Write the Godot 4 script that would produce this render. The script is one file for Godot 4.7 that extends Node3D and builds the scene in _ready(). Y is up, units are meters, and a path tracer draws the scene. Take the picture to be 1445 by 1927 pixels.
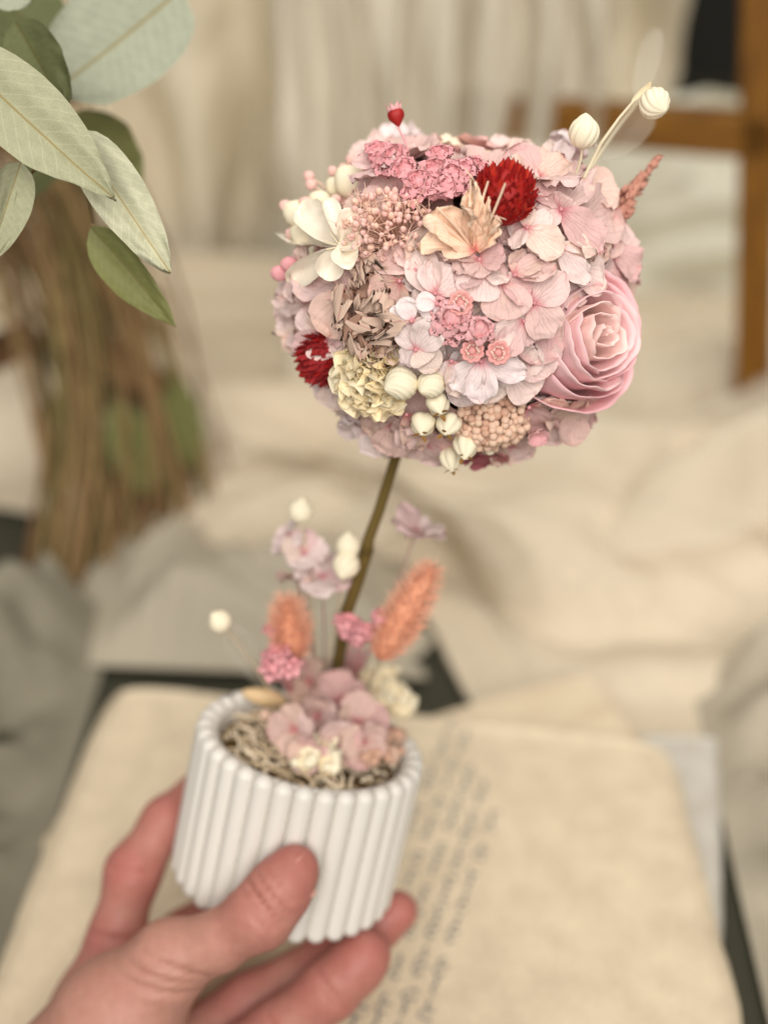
extends Node3D
# A hand holds a small white ribbed pot with a ball of dried flowers on a stem, over a table with cream papers and soft cloth.

const BALL = Vector3(0.0173, 0.2179, -0.3187)
const RIM = Vector3(-0.0187, 0.1055, -0.2974)
const AXIS = Vector3(0.2059, 0.9615, -0.1819)

var rng := RandomNumberGenerator.new()
var nz := FastNoiseLite.new()
var M := {}
var T := {}
var hyd := []
var hyd_small := []
var topiary: Node3D
var tints := {}


# ---------------------------------------------------------------- helpers
func numbered(called: String) -> String:
	if not has_node(NodePath(called)):
		return called
	var k := 1
	while has_node(NodePath("%s_%03d" % [called, k])):
		k += 1
	return "%s_%03d" % [called, k]


func thing(called: String, label: String, category: String, at := Vector3.ZERO, basis_ := Basis.IDENTITY, group := "") -> Node3D:
	var o := Node3D.new()
	o.name = numbered(called)
	add_child(o)
	o.transform = Transform3D(basis_, at)
	o.set_meta("label", label)
	o.set_meta("category", category)
	if group:
		o.set_meta("group", group)
	return o


func structure(called: String, mesh: Mesh, m: Material, xf := Transform3D.IDENTITY) -> MeshInstance3D:
	var o := MeshInstance3D.new()
	o.name = called
	o.mesh = mesh
	o.material_override = m
	o.transform = xf
	o.set_meta("kind", "structure")
	add_child(o)
	return o


func part(parent: Node3D, called: String, mesh: Mesh, m: Material, xf := Transform3D.IDENTITY) -> MeshInstance3D:
	var o := MeshInstance3D.new()
	o.name = called
	o.mesh = mesh
	o.material_override = m
	o.transform = xf
	parent.add_child(o, true)
	return o


func holder(parent: Node3D, called: String, xf: Transform3D) -> Node3D:
	var o := Node3D.new()
	o.name = called
	o.transform = xf
	parent.add_child(o, true)
	return o


func facing(n: Vector3, roll := 0.0, up := Vector3.UP) -> Basis:
	var z := n.normalized()
	var x := up.cross(z)
	if x.length() < 0.01:
		x = Vector3.RIGHT.cross(z)
	x = x.normalized()
	var y := z.cross(x)
	return Basis(x, y, z) * Basis(Vector3.BACK, roll)


func mat(c: Color, rough := 0.75, back := 0.0, tex: Texture2D = null, spec := 0.4) -> StandardMaterial3D:
	var m := StandardMaterial3D.new()
	m.albedo_color = c
	m.roughness = rough
	m.metallic_specular = spec
	m.cull_mode = BaseMaterial3D.CULL_DISABLED
	if back > 0.0:
		m.backlight_enabled = true
		m.backlight = Color(back, back, back)
	if tex:
		m.albedo_texture = tex
	return m


func relief(m: StandardMaterial3D, tex: Texture2D, amount: float, tri := 0.0) -> StandardMaterial3D:
	m.heightmap_enabled = true
	m.heightmap_texture = tex
	m.heightmap_scale = amount
	if tri > 0.0:
		m.uv1_triplanar = true
		m.uv1_scale = Vector3(tri, tri, tri)
	return m


func grid_mesh(rows: Array, uvs: Array, cols := []) -> ArrayMesh:
	var st := SurfaceTool.new()
	st.begin(Mesh.PRIMITIVE_TRIANGLES)
	var nv := rows.size()
	var nu: int = rows[0].size()
	for j in nv:
		for i in nu:
			if cols:
				st.set_color(cols[j][i])
			st.set_uv(uvs[j][i])
			st.add_vertex(rows[j][i])
	for j in nv - 1:
		for i in nu - 1:
			var a := j * nu + i
			st.add_index(a); st.add_index(a + nu); st.add_index(a + 1)
			st.add_index(a + 1); st.add_index(a + nu); st.add_index(a + nu + 1)
	st.generate_normals()
	return st.commit()


# a petal of unit length: starts at the origin, runs along +y, faces +z
func petal(w: float, a: float, b: float, cup: float, curl: float, ruf: float, seed_: int, nu := 8, nv := 10, notch := 0.0, groove := 0.03) -> ArrayMesh:
	nz.seed = seed_
	nz.frequency = 1.0
	var peak := a / (a + b)
	var top := pow(peak, a) * pow(1.0 - peak, b)
	var rows := []
	var uvs := []
	for j in nv + 1:
		var s := float(j) / nv
		var t := 1.0 - pow(1.0 - s, 1.7)
		var wd := w * 0.5 * pow(maxf(t, 0.0), a) * pow(maxf(1.0 - t, 0.0), b) / top
		wd = maxf(wd, w * 0.05 * (1.0 - t))
		var row := []
		var uv := []
		for i in nu + 1:
			var u := -1.0 + 2.0 * i / nu
			var x := u * wd
			var y := t - notch * (1.0 - absf(u)) * t * t * t + 0.03 * nz.get_noise_2d(u * 1.5, 7.0 + t) * t
			var z := cup * (x * x) / maxf(w * 0.5, 0.01) - curl * t * t
			z += ruf * nz.get_noise_2d(u * 1.3 + 3.0, t * 2.2) * (0.3 + 0.7 * absf(u)) * t
			z += ruf * 0.5 * nz.get_noise_2d(u * 3.1 + 13.0, t * 4.0) * t * absf(u)
			z -= groove * exp(-u * u * 18.0) * t * (1.0 - t) * 2.0
			row.append(Vector3(x, y, z))
			uv.append(Vector2(u * wd / w + 0.5, t))
		rows.append(row)
		uvs.append(uv)
	return grid_mesh(rows, uvs)


func lathe(profile: Array, seg := 24, ribs := 0, depth := 0.0, twist := 0.0) -> ArrayMesh:
	var rows := []
	var uvs := []
	var n := profile.size()
	for j in n:
		var p: Vector2 = profile[j]
		var row := []
		var uv := []
		for i in seg + 1:
			var f := TAU * i / seg
			var r := p.x
			if ribs:
				r *= 1.0 - depth * pow(absf(cos(ribs * 0.5 * (f + twist * p.y))), 6.0)
			row.append(Vector3(r * cos(f), p.y, r * sin(f)))
			uv.append(Vector2(float(i) / seg, float(j) / (n - 1)))
		rows.append(row)
		uvs.append(uv)
	return grid_mesh(rows, uvs)


func tube(pts: Array, radii: Array, seg := 8) -> ArrayMesh:
	var rows := []
	var uvs := []
	var n := pts.size()
	var x := Vector3.ZERO
	for j in n:
		var d: Vector3 = (pts[mini(j + 1, n - 1)] - pts[maxi(j - 1, 0)]).normalized()
		if j == 0:
			x = d.cross(Vector3(0.3, 0.2, 0.9)).normalized()
		else:
			x = (x - d * x.dot(d)).normalized()
		var y := d.cross(x)
		var row := []
		var uv := []
		for i in seg + 1:
			var f := TAU * i / seg
			row.append(pts[j] + (x * cos(f) + y * sin(f)) * radii[j])
			uv.append(Vector2(float(i) / seg, float(j) / (n - 1)))
		rows.append(row)
		uvs.append(uv)
	return grid_mesh(rows, uvs)


func bow(a: Vector3, b: Vector3, bend: Vector3, n := 8) -> Array:
	var out := []
	for i in n + 1:
		var t := float(i) / n
		out.append(a.lerp(b, t) + bend * (4.0 * t * (1.0 - t)))
	return out


func tapered(n: int, r0: float, r1: float) -> Array:
	var out := []
	for i in n:
		out.append(lerpf(r0, r1, float(i) / (n - 1)))
	return out


func ball_profile(n := 12, tip := 0.0, squash := 1.0) -> Array:
	var out := []
	for i in n + 1:
		var f := PI * i / n
		var y := -cos(f) * squash
		if i > n - 3:
			y += tip * (0.35 if i == n - 2 else 0.7 if i == n - 1 else 1.0)
		out.append(Vector2(maxf(sin(f), 0.002), y))
	return out


# a lump with a crumpled surface, radius about 1
func crumple(seed_: int, depth: float, freq: float, nu := 26, nv := 16) -> ArrayMesh:
	nz.seed = seed_
	nz.frequency = freq
	var rows := []
	var uvs := []
	for j in nv + 1:
		var row := []
		var uv := []
		for i in nu + 1:
			var f := TAU * (i % nu) / nu
			var g := PI * j / nv
			var d := Vector3(sin(g) * cos(f), -cos(g), sin(g) * sin(f))
			var k := absf(nz.get_noise_3dv(d * 2.0)) * 2.0
			row.append(d * (1.0 - depth * (1.0 - minf(k, 1.0))))
			uv.append(Vector2(float(i) / nu, float(j) / nv))
		rows.append(row)
		uvs.append(uv)
	return grid_mesh(rows, uvs)


func join(st: SurfaceTool, mesh: Mesh, xf: Transform3D) -> void:
	st.append_from(mesh, 0, xf)


func rib_box(size: Vector3, bevel: float) -> ArrayMesh:
	# a bar along y with chamfered long edges
	var hx := size.x * 0.5
	var hz := size.z * 0.5
	var ring := [Vector2(-hx + bevel, -hz), Vector2(hx - bevel, -hz), Vector2(hx, -hz + bevel), Vector2(hx, hz - bevel), Vector2(hx - bevel, hz), Vector2(-hx + bevel, hz), Vector2(-hx, hz - bevel), Vector2(-hx, -hz + bevel)]
	var st := SurfaceTool.new()
	st.begin(Mesh.PRIMITIVE_TRIANGLES)
	st.set_smooth_group(-1)
	for i in 8:
		var a: Vector2 = ring[i]
		var b: Vector2 = ring[(i + 1) % 8]
		var q := [Vector3(a.x, 0, a.y), Vector3(b.x, 0, b.y), Vector3(b.x, size.y, b.y), Vector3(a.x, size.y, a.y)]
		for k in [0, 1, 2, 0, 2, 3]:
			st.set_uv(Vector2((q[k].x + q[k].z) * 8.0, q[k].y * 4.0))
			st.add_vertex(q[k])
		for e in [0.0, size.y]:
			st.set_uv(Vector2.ZERO); st.add_vertex(Vector3(0, e, 0))
			st.set_uv(Vector2(a.x, a.y) * 8.0); st.add_vertex(Vector3(a.x, e, a.y))
			st.set_uv(Vector2(b.x, b.y) * 8.0); st.add_vertex(Vector3(b.x, e, b.y))
	st.generate_normals()
	return st.commit()


# ---------------------------------------------------------------- textures
func tex_petal() -> ImageTexture:
	var im := Image.create(128, 128, true, Image.FORMAT_RGB8)
	nz.seed = 5
	nz.frequency = 0.06
	for y in 128:
		for x in 128:
			var t := y / 127.0
			var u := (x / 127.0 - 0.5) * 2.0
			var v := 1.0
			for k in 7:
				var s := (k - 3) / 3.0
				var vx := s * (0.15 + 0.85 * pow(t, 0.8)) * 0.85 + 0.03 * sin(t * 14.0 + k * 2.0)
				var wdt := 0.018 if k != 3 else 0.026
				v -= 0.15 * exp(-pow((u - vx) / wdt, 2.0)) * (1.0 - t * 0.6)
			v += 0.05 * nz.get_noise_2d(x * 1.0, y * 1.0) + 0.035 * nz.get_noise_2d(x * 5.0, y * 5.0)
			var c := Color(v, v * (0.985 + 0.015 * t), v * (0.985 + 0.015 * t))
			var eye := exp(-t * t * 60.0)
			c = c.lerp(Color(0.85, 0.45, 0.52), eye * 0.6)
			im.set_pixel(x, y, c)
	im.generate_mipmaps()
	return ImageTexture.create_from_image(im)


func tex_leaf() -> ImageTexture:
	var im := Image.create(192, 384, true, Image.FORMAT_RGB8)
	nz.seed = 9
	nz.frequency = 0.05
	for y in 384:
		for x in 192:
			var t := y / 383.0
			var u := (x / 191.0 - 0.5) * 2.0
			var v := 0.93 + 0.05 * nz.get_noise_2d(x * 0.6, y * 0.6) + 0.12 * nz.get_noise_2d(x * 7.0, y * 7.0)
			var side := absf(u)
			var ph := fposmod(t * 13.0 - side * 3.2, 1.0) - 0.5
			v += 0.09 * exp(-pow(ph / 0.05, 2.0)) * smoothstep(0.02, 0.1, side)
			var c := Color(v, v, v * 0.98)
			var mid := exp(-pow(u / (0.02 + 0.012 * (1.0 - t)), 2.0))
			c = c.lerp(Color(0.82, 0.72, 0.55), mid * 0.95)
			var speck := nz.get_noise_2d(x * 9.0 + 50.0, y * 9.0)
			if speck > 0.52:
				c = c.lerp(Color(0.62, 0.56, 0.38), 0.45)
			im.set_pixel(x, y, c)
	im.generate_mipmaps()
	return ImageTexture.create_from_image(im)


func tex_noise(seed_: int, freq: float, lo: Color, hi: Color, size := 256, octaves := 4) -> NoiseTexture2D:
	var n := FastNoiseLite.new()
	n.seed = seed_
	n.frequency = freq
	n.fractal_octaves = octaves
	var g := Gradient.new()
	g.set_color(0, lo)
	g.set_color(1, hi)
	var t := NoiseTexture2D.new()
	t.width = size
	t.height = size
	t.seamless = true
	t.noise = n
	t.color_ramp = g
	return t


func tex_weave(size: int, base: Color, thread: float) -> ImageTexture:
	var im := Image.create(size, size, true, Image.FORMAT_RGB8)
	nz.seed = 21
	nz.frequency = 0.05
	for y in size:
		for x in size:
			var a := sin(x * TAU / 8.0) * 0.5 + 0.5
			var b := sin(y * TAU / 8.0) * 0.5 + 0.5
			var v := 1.0 - thread * (1.0 - maxf(a, b)) + 0.05 * nz.get_noise_2d(x, y * 0.15) + 0.05 * nz.get_noise_2d(x * 0.15, y)
			im.set_pixel(x, y, Color(base.r * v, base.g * v, base.b * v))
	im.generate_mipmaps()
	return ImageTexture.create_from_image(im)


func tex_wood() -> ImageTexture:
	var im := Image.create(128, 512, true, Image.FORMAT_RGB8)
	nz.seed = 31
	nz.frequency = 0.02
	for y in 512:
		for x in 128:
			var w := x + 14.0 * nz.get_noise_2d(x * 0.8, y * 0.35)
			var v := 0.5 + 0.5 * sin(w * 0.42) * 0.6 + 0.3 * nz.get_noise_2d(x * 6.0, y * 0.6)
			im.set_pixel(x, y, Color(0.40, 0.25, 0.05).lerp(Color(0.53, 0.36, 0.09), clampf(v, 0, 1)))
	im.generate_mipmaps()
	return ImageTexture.create_from_image(im)


# cream paper with lines of faded handwriting running up the sheet
func tex_paper() -> ImageTexture:
	var im := Image.create(1024, 768, true, Image.FORMAT_RGB8)
	nz.seed = 41
	nz.frequency = 0.012
	for y in 768:
		for x in 1024:
			var v := 0.05 * nz.get_noise_2d(x, y) + 0.04 * nz.get_noise_2d(x * 7.0, y * 7.0)
			im.set_pixel(x, y, Color(0.86 + v, 0.80 + v, 0.695 + v * 0.9))
	var r := RandomNumberGenerator.new()
	r.seed = 77
	var ink := Color(0.42, 0.42, 0.44)
	for line in 7:
		var x0 := 508.0 + line * 31.0
		var s := r.randf_range(0.0, 60.0)
		var end := r.randf_range(380.0, 690.0)
		while s < end:
			var word := r.randf_range(24.0, 76.0)
			var ph := r.randf_range(0.0, 6.0)
			var amp := r.randf_range(5.0, 9.0)
			var k := 0.0
			while k < word:
				var along := 620.0 - (s + k) * 0.97
				var across := x0 + (s + k) * 0.26 - 110.0
				across += amp * sin(k * 0.42 + ph) * (0.6 + 0.6 * sin(k * 0.13 + ph))
				along -= 4.0 * cos(k * 0.42 + ph)
				var px := int(across)
				var py := int(along + 60.0)
				for dx in range(-2, 2):
					for dy in range(-1, 2):
						if px + dx >= 0 and px + dx < 1024 and py + dy >= 0 and py + dy < 768:
							im.set_pixel(px + dx, py + dy, im.get_pixel(px + dx, py + dy).lerp(ink, 0.45))
				k += 0.5
			s += word + r.randf_range(10.0, 34.0)
	im.generate_mipmaps()
	return ImageTexture.create_from_image(im)


func make_materials() -> void:
	T.petal = tex_petal()
	T.leaf = tex_leaf()
	T.fine = tex_noise(3, 0.09, Color(0.2, 0.2, 0.2), Color(1, 1, 1))
	T.mottle = tex_noise(4, 0.02, Color(0.92, 0.90, 0.89), Color(1, 1, 1))
	T.weave = tex_weave(256, Color(1, 1, 1), 0.12)
	T.wood = tex_wood()
	T.paper = tex_paper()
	M.pink = relief(mat(Color(0.89, 0.765, 0.74), 0.8, 0.2, T.petal, 0.3), T.petal, 0.02)
	M.blush = relief(mat(Color(0.925, 0.835, 0.81), 0.8, 0.2, T.petal, 0.3), T.petal, 0.02)
	M.white_pink = relief(mat(Color(0.94, 0.885, 0.88), 0.8, 0.2, T.petal, 0.3), T.petal, 0.02)
	M.rosy = relief(mat(Color(0.87, 0.70, 0.68), 0.8, 0.2, T.petal, 0.3), T.petal, 0.02)
	M.mauve = relief(mat(Color(0.82, 0.70, 0.665), 0.8, 0.2, T.petal, 0.3), T.petal, 0.02)
	M.lilac = relief(mat(Color(0.90, 0.83, 0.815), 0.8, 0.2, T.petal, 0.3), T.petal, 0.02)
	M.wine = relief(mat(Color(0.60, 0.28, 0.32), 0.8, 0.3, T.petal, 0.3), T.petal, 0.02)
	M.taupe = relief(mat(Color(0.83, 0.72, 0.65), 0.85, 0.12, T.petal, 0.3), T.petal, 0.03)
	M.brown_petal = relief(mat(Color(0.66, 0.52, 0.45), 0.85, 0.12, T.petal, 0.3), T.petal, 0.03)
	M.peach = relief(mat(Color(0.98, 0.86, 0.76), 0.75, 0.12, T.petal, 0.3), T.petal, 0.02)
	M.ivory = relief(mat(Color(0.97, 0.93, 0.86), 0.45, 0.12, null, 0.5), T.fine, 0.0010, 160.0)
	M.cream = relief(mat(Color(0.97, 0.93, 0.82), 0.7, 0.12, null, 0.4), T.fine, 0.0024, 220.0)
	M.cream_yellow = relief(mat(Color(1.0, 0.94, 0.80), 0.75, 0.15, null, 0.3), T.fine, 0.0020, 200.0)
	M.eye = mat(Color(0.86, 0.60, 0.62), 0.7, 0.2)
	M.rose_out = relief(mat(Color(0.985, 0.79, 0.805), 0.8, 0.15, null, 0.3), T.fine, 0.0008, 260.0)
	M.rose_mid = relief(mat(Color(0.98, 0.82, 0.825), 0.8, 0.15, null, 0.3), T.fine, 0.0008, 260.0)
	M.rose_in = relief(mat(Color(0.98, 0.845, 0.82), 0.8, 0.15, null, 0.3), T.fine, 0.0008, 260.0)
	M.red = relief(mat(Color(0.66, 0.10, 0.09), 0.6, 0.12, null, 0.5), T.fine, 0.0020, 200.0)
	M.red_light = relief(mat(Color(0.82, 0.22, 0.14), 0.6, 0.12, null, 0.5), T.fine, 0.0020, 200.0)
	M.red_dull = relief(mat(Color(0.64, 0.17, 0.18), 0.7, 0.12, null, 0.4), T.fine, 0.0020, 200.0)
	M.rosette = relief(mat(Color(0.95, 0.68, 0.70), 0.75, 0.12, null, 0.35), T.fine, 0.0060, 180.0)
	M.rosette_light = relief(mat(Color(0.95, 0.72, 0.73), 0.75, 0.12, null, 0.35), T.fine, 0.0060, 180.0)
	M.wax = relief(mat(Color(0.94, 0.66, 0.64), 0.5, 0.5, null, 0.5), T.fine, 0.0040, 200.0)
	M.wax_light = relief(mat(Color(0.97, 0.82, 0.77), 0.5, 0.4, null, 0.5), T.fine, 0.0040, 200.0)
	M.bud = mat(Color(0.94, 0.77, 0.73), 0.7, 0.12)
	M.bud_stalk = mat(Color(0.94, 0.79, 0.71), 0.75, 0.12)
	M.bead = relief(mat(Color(0.90, 0.77, 0.68), 0.65, 0.1, null, 0.4), T.fine, 0.0020, 250.0)
	M.bead_dark = relief(mat(Color(0.82, 0.66, 0.57), 0.65, 0.1, null, 0.4), T.fine, 0.0020, 250.0)
	M.husk = mat(Color(0.62, 0.46, 0.25), 0.8)
	M.straw = mat(Color(0.90, 0.85, 0.73), 0.75, 0.1)
	M.grass_pink = relief(mat(Color(0.78, 0.56, 0.49), 0.8, 0.25), T.fine, 0.0040, 200.0)
	M.stem = relief(mat(Color(0.41, 0.34, 0.17), 0.75, 0.0, null, 0.35), T.fine, 0.0140, 90.0)
	M.foam = relief(mat(Color(0.30, 0.17, 0.15), 0.95), T.fine, 0.0350, 90.0)
	M.coral = relief(mat(Color(0.92, 0.67, 0.54), 0.85, 0.2, null, 0.2), T.fine, 0.0060, 200.0)
	M.coral_hair = mat(Color(0.95, 0.74, 0.63), 0.85, 0.3)
	M.pot = relief(mat(Color(0.885, 0.87, 0.84), 0.42, 0.0, null, 0.5), T.fine, 0.0007, 60.0)
	M.filler = mat(Color(0.84, 0.76, 0.63), 0.9, 0.15)
	M.filler_pale = mat(Color(0.92, 0.86, 0.76), 0.9, 0.15)
	M.soil = relief(mat(Color(0.45, 0.35, 0.20), 0.95), T.fine, 0.0700, 60.0)
	M.leaf_pale = relief(mat(Color(0.69, 0.695, 0.585), 0.7, 0.25, T.leaf, 0.35), T.leaf, 0.02)
	M.leaf_bright = relief(mat(Color(0.80, 0.80, 0.70), 0.7, 0.25, T.leaf, 0.35), T.leaf, 0.02)
	M.leaf_silver = relief(mat(Color(0.67, 0.69, 0.62), 0.75, 0.25, T.leaf, 0.3), T.leaf, 0.02)
	M.leaf_green = relief(mat(Color(0.52, 0.53, 0.33), 0.6, 0.25, T.leaf, 0.4), T.leaf, 0.02)
	M.leaf_dark = relief(mat(Color(0.40, 0.42, 0.28), 0.65, 0.2, T.leaf, 0.35), T.leaf, 0.02)
	M.twig = relief(mat(Color(0.44, 0.36, 0.24), 0.8), T.fine, 0.0040, 120.0)
	M.paper_written = mat(Color(1, 1, 1), 0.9, 0.0, T.paper, 0.2)
	M.paper = mat(Color(0.90, 0.84, 0.73), 0.9, 0.0, T.mottle, 0.2)
	M.card = mat(Color(0.82, 0.81, 0.77), 0.85, 0.0, T.mottle, 0.25)
	M.wood = mat(Color(1, 1, 1), 0.5, 0.0, T.wood, 0.4)
	M.curtain = mat(Color(0.92, 0.88, 0.79), 0.95, 0.3, T.weave, 0.1)
	M.curtain.uv1_scale = Vector3(40, 40, 1)
	M.drape = mat(Color(0.90, 0.845, 0.75), 0.95, 0.35, T.weave, 0.1)
	M.drape.uv1_scale = Vector3(30, 30, 1)
	M.gauze = mat(Color(0.74, 0.705, 0.63), 0.95, 0.3, T.weave, 0.1)
	M.gauze.uv1_scale = Vector3(30, 30, 1)
	M.blade = mat(Color(0.88, 0.86, 0.80, 0.2), 0.8, 0.4, null, 0.1)
	M.blade.transparency = BaseMaterial3D.TRANSPARENCY_ALPHA
	M.sheer = mat(Color(0.90, 0.875, 0.81, 0.72), 0.95, 0.4, null, 0.1)
	M.sheer_thin = mat(Color(0.93, 0.89, 0.81, 0.5), 0.95, 0.4, null, 0.1)
	M.sheer_thin.transparency = BaseMaterial3D.TRANSPARENCY_ALPHA
	M.veil = mat(Color(0.92, 0.91, 0.84), 0.95, 0.3, T.weave, 0.1)
	M.veil.uv1_scale = Vector3(30, 30, 1)
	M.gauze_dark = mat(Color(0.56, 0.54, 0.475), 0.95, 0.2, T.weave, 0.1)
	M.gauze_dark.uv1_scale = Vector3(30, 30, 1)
	M.sheer.transparency = BaseMaterial3D.TRANSPARENCY_ALPHA
	M.tabletop = relief(mat(Color(0.25, 0.245, 0.195), 0.7), T.fine, 0.0175, 12.0)
	M.wall = mat(Color(0.16, 0.16, 0.14), 0.9, 0.0, T.mottle)
	M.dry_stem = mat(Color(0.58, 0.47, 0.32), 0.85, 0.0)
	M.dry_stem_dark = mat(Color(0.42, 0.31, 0.20), 0.85, 0.0)
	M.dry_stem_green = mat(Color(0.50, 0.45, 0.28), 0.85, 0.0)
	M.skin = mat(Color(1, 1, 1), 0.5, 0.0, T.mottle, 0.4)
	M.skin.vertex_color_use_as_albedo = true
	M.skin.subsurf_scatter_enabled = true
	M.skin.subsurf_scatter_strength = 0.12
	relief(M.skin, T.fine, 0.0035, 55.0)
	M.nail = mat(Color(0.87, 0.66, 0.60), 0.3, 0.0, null, 0.5)


# ---------------------------------------------------------------- flowers of the ball
func tint(m: StandardMaterial3D) -> StandardMaterial3D:
	if not tints.has(m):
		var list := [m, m]
		for k in 3:
			var c: StandardMaterial3D = m.duplicate()
			c.albedo_color = m.albedo_color.lerp([Color(0.90, 0.80, 0.70), Color(0.95, 0.86, 0.86), Color(0.80, 0.60, 0.62)][k], 0.32)
			list.append(c)
		tints[m] = list
	return tints[m][rng.randi() % 5]


func floret(parent: Node3D, at: Vector3, n: Vector3, length: float, roll: float, m: Material, tilt := 14.0, petals := 4, called := "hydrangea_floret") -> void:
	var f := holder(parent, called, Transform3D(facing(n, roll), at - parent.position))
	for k in petals:
		var a := TAU * k / petals + rng.randf_range(-0.16, 0.16)
		var b := Basis(Vector3.BACK, a) * Basis(Vector3.RIGHT, deg_to_rad(tilt + rng.randf_range(-14, 16))) * Basis(Vector3.UP, rng.randf_range(-0.25, 0.25))
		var s := length * rng.randf_range(0.86, 1.1)
		part(f, "petal", hyd[rng.randi() % hyd.size()], tint(m), Transform3D(b.scaled_local(Vector3(s, s, s)), Vector3(0, 0, 0.0003 * k)))
	var e := part(f, "eye", T.bead_mesh, M.eye, Transform3D(Basis.from_scale(Vector3.ONE * length * 0.05), Vector3(0, 0, length * 0.06)))


func filler_floret(parent: Node3D, at: Vector3, n: Vector3, length: float, roll: float, m: Material, tilt: float) -> void:
	var st := SurfaceTool.new()
	st.begin(Mesh.PRIMITIVE_TRIANGLES)
	for k in 4:
		var b := Basis(Vector3.BACK, TAU * k / 4 + rng.randf_range(-0.16, 0.16)) * Basis(Vector3.RIGHT, deg_to_rad(tilt + rng.randf_range(-16, 16))) * Basis(Vector3.UP, rng.randf_range(-0.3, 0.3))
		join(st, hyd_small[rng.randi() % hyd_small.size()], Transform3D(b.scaled_local(Vector3.ONE * length), Vector3.ZERO))
	part(parent, "hydrangea_floret", st.commit(), m, Transform3D(facing(n, roll), at - parent.position))


func rose(parent: Node3D, at: Vector3, n: Vector3, radius: float) -> void:
	var f := holder(parent, "rose", Transform3D(facing(n, 0.4), at - parent.position))
	var count := 20
	for k in count:
		var q := float(k) / (count - 1)
		var r := radius * (0.06 + 0.94 * pow(q, 0.9))
		var span := deg_to_rad(lerpf(200.0, 125.0, q))
		var a0 := k * 2.22 + rng.randf_range(-0.2, 0.2)
		var top := radius * 0.92 * sqrt(maxf(0.0, 1.0 - pow(q * 0.90, 2.4))) - radius * 0.02
		var deep := radius * lerpf(0.35, 0.75, q)
		var lip := radius * lerpf(0.02, 0.08, q) * rng.randf_range(0.5, 1.3)
		nz.seed = 300 + k
		nz.frequency = 1.0
		var front := []
		var back := []
		var uvs := []
		var nu := 22
		var nv := 12
		for j in nv + 1:
			var v := float(j) / nv
			var row := []
			var inner := []
			var uv := []
			for i in nu + 1:
				var u := -1.0 + 2.0 * i / nu
				var ang := a0 + u * span * 0.5
				var edge := 1.0 - pow(absf(u), 4.0)
				var zt := top * (0.84 + 0.16 * edge) - radius * 0.30 * (1.0 - edge) + radius * 0.09 * nz.get_noise_1d(u * 1.4) + radius * 0.04 * exp(-u * u * 8.0)
				var z := lerpf(-deep, zt, v)
				var rr := r * (0.74 + 0.27 * sin(v * PI * 0.66)) + u * radius * 0.045
				rr += lip * pow(v, 6.0) + radius * 0.06 * nz.get_noise_2d(u * 1.5, v * 1.2)
				var thick := radius * 0.014
				row.append(Vector3(rr * cos(ang), rr * sin(ang), z - (radius * 0.012 if j == nv else 0.0)))
				var ri := maxf(rr - thick, radius * 0.005)
				inner.append(Vector3(ri * cos(ang), ri * sin(ang), z))
				uv.append(Vector2(i / float(nu), v))
			front.append(row)
			back.append(inner)
			uvs.append(uv)
		for j in range(nv, 4, -1):
			front.append(back[j])
			uvs.append(uvs[j])
		part(f, "petal", grid_mesh(front, uvs), M.rose_in if q < 0.35 else M.rose_mid if q < 0.7 else M.rose_out)


func globe_amaranth(parent: Node3D, at: Vector3, n: Vector3, radius: float, m1: Material, m2: Material, seed_: int) -> void:
	var r := RandomNumberGenerator.new()
	r.seed = seed_
	var f := holder(parent, "globe_amaranth", Transform3D(facing(n), at - parent.position))
	part(f, "core", T.bead_mesh, m1, Transform3D(Basis.from_scale(Vector3(0.8, 0.8, 0.9) * radius), Vector3.ZERO))
	var count := 135
	for k in count:
		var zc := 1.0 - 1.75 * (k + 0.5) / count
		var a := k * 2.39996
		var rad := sqrt(maxf(0.0, 1.0 - zc * zc))
		var d := Vector3(rad * cos(a), rad * sin(a), zc)
		var dir := (d * 0.55 + Vector3(0, 0, 0.8) + Vector3(r.randf_range(-0.2, 0.2), r.randf_range(-0.2, 0.2), 0)).normalized()
		var x := dir.cross(d).normalized() if dir.cross(d).length() > 0.05 else Vector3.RIGHT
		var b := Basis(x, dir, x.cross(dir))
		var s := radius * r.randf_range(0.40, 0.52)
		part(f, "bract", T.bract, m2 if r.randf() < 0.22 else m1, Transform3D(b.scaled_local(Vector3(s, s, s)), Vector3(d.x, d.y, d.z * 1.05) * radius * 0.72))


func seed_pod(parent: Node3D, at: Vector3, n: Vector3, radius: float, stem_to = null, called := "seed_pod") -> void:
	var b := facing(n, rng.randf_range(0, TAU)) * Basis(Vector3.RIGHT, PI / 2)
	var f := holder(parent, called, Transform3D(Basis.IDENTITY, at - parent.position))
	part(f, "pod", T.pods[rng.randi() % T.pods.size()], M.cream, Transform3D(b.scaled_local(Vector3(rng.randf_range(0.93, 1.05), rng.randf_range(0.92, 1.06), rng.randf_range(0.93, 1.05)) * radius), Vector3.ZERO))
	if stem_to != null:
		var to: Vector3 = stem_to - at
		part(f, "stalk", tube(bow(to.normalized() * radius * 0.8, to, Vector3(0.0006, 0.0004, 0)), tapered(9, 0.00028, 0.00036), 6), M.straw)


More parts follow.
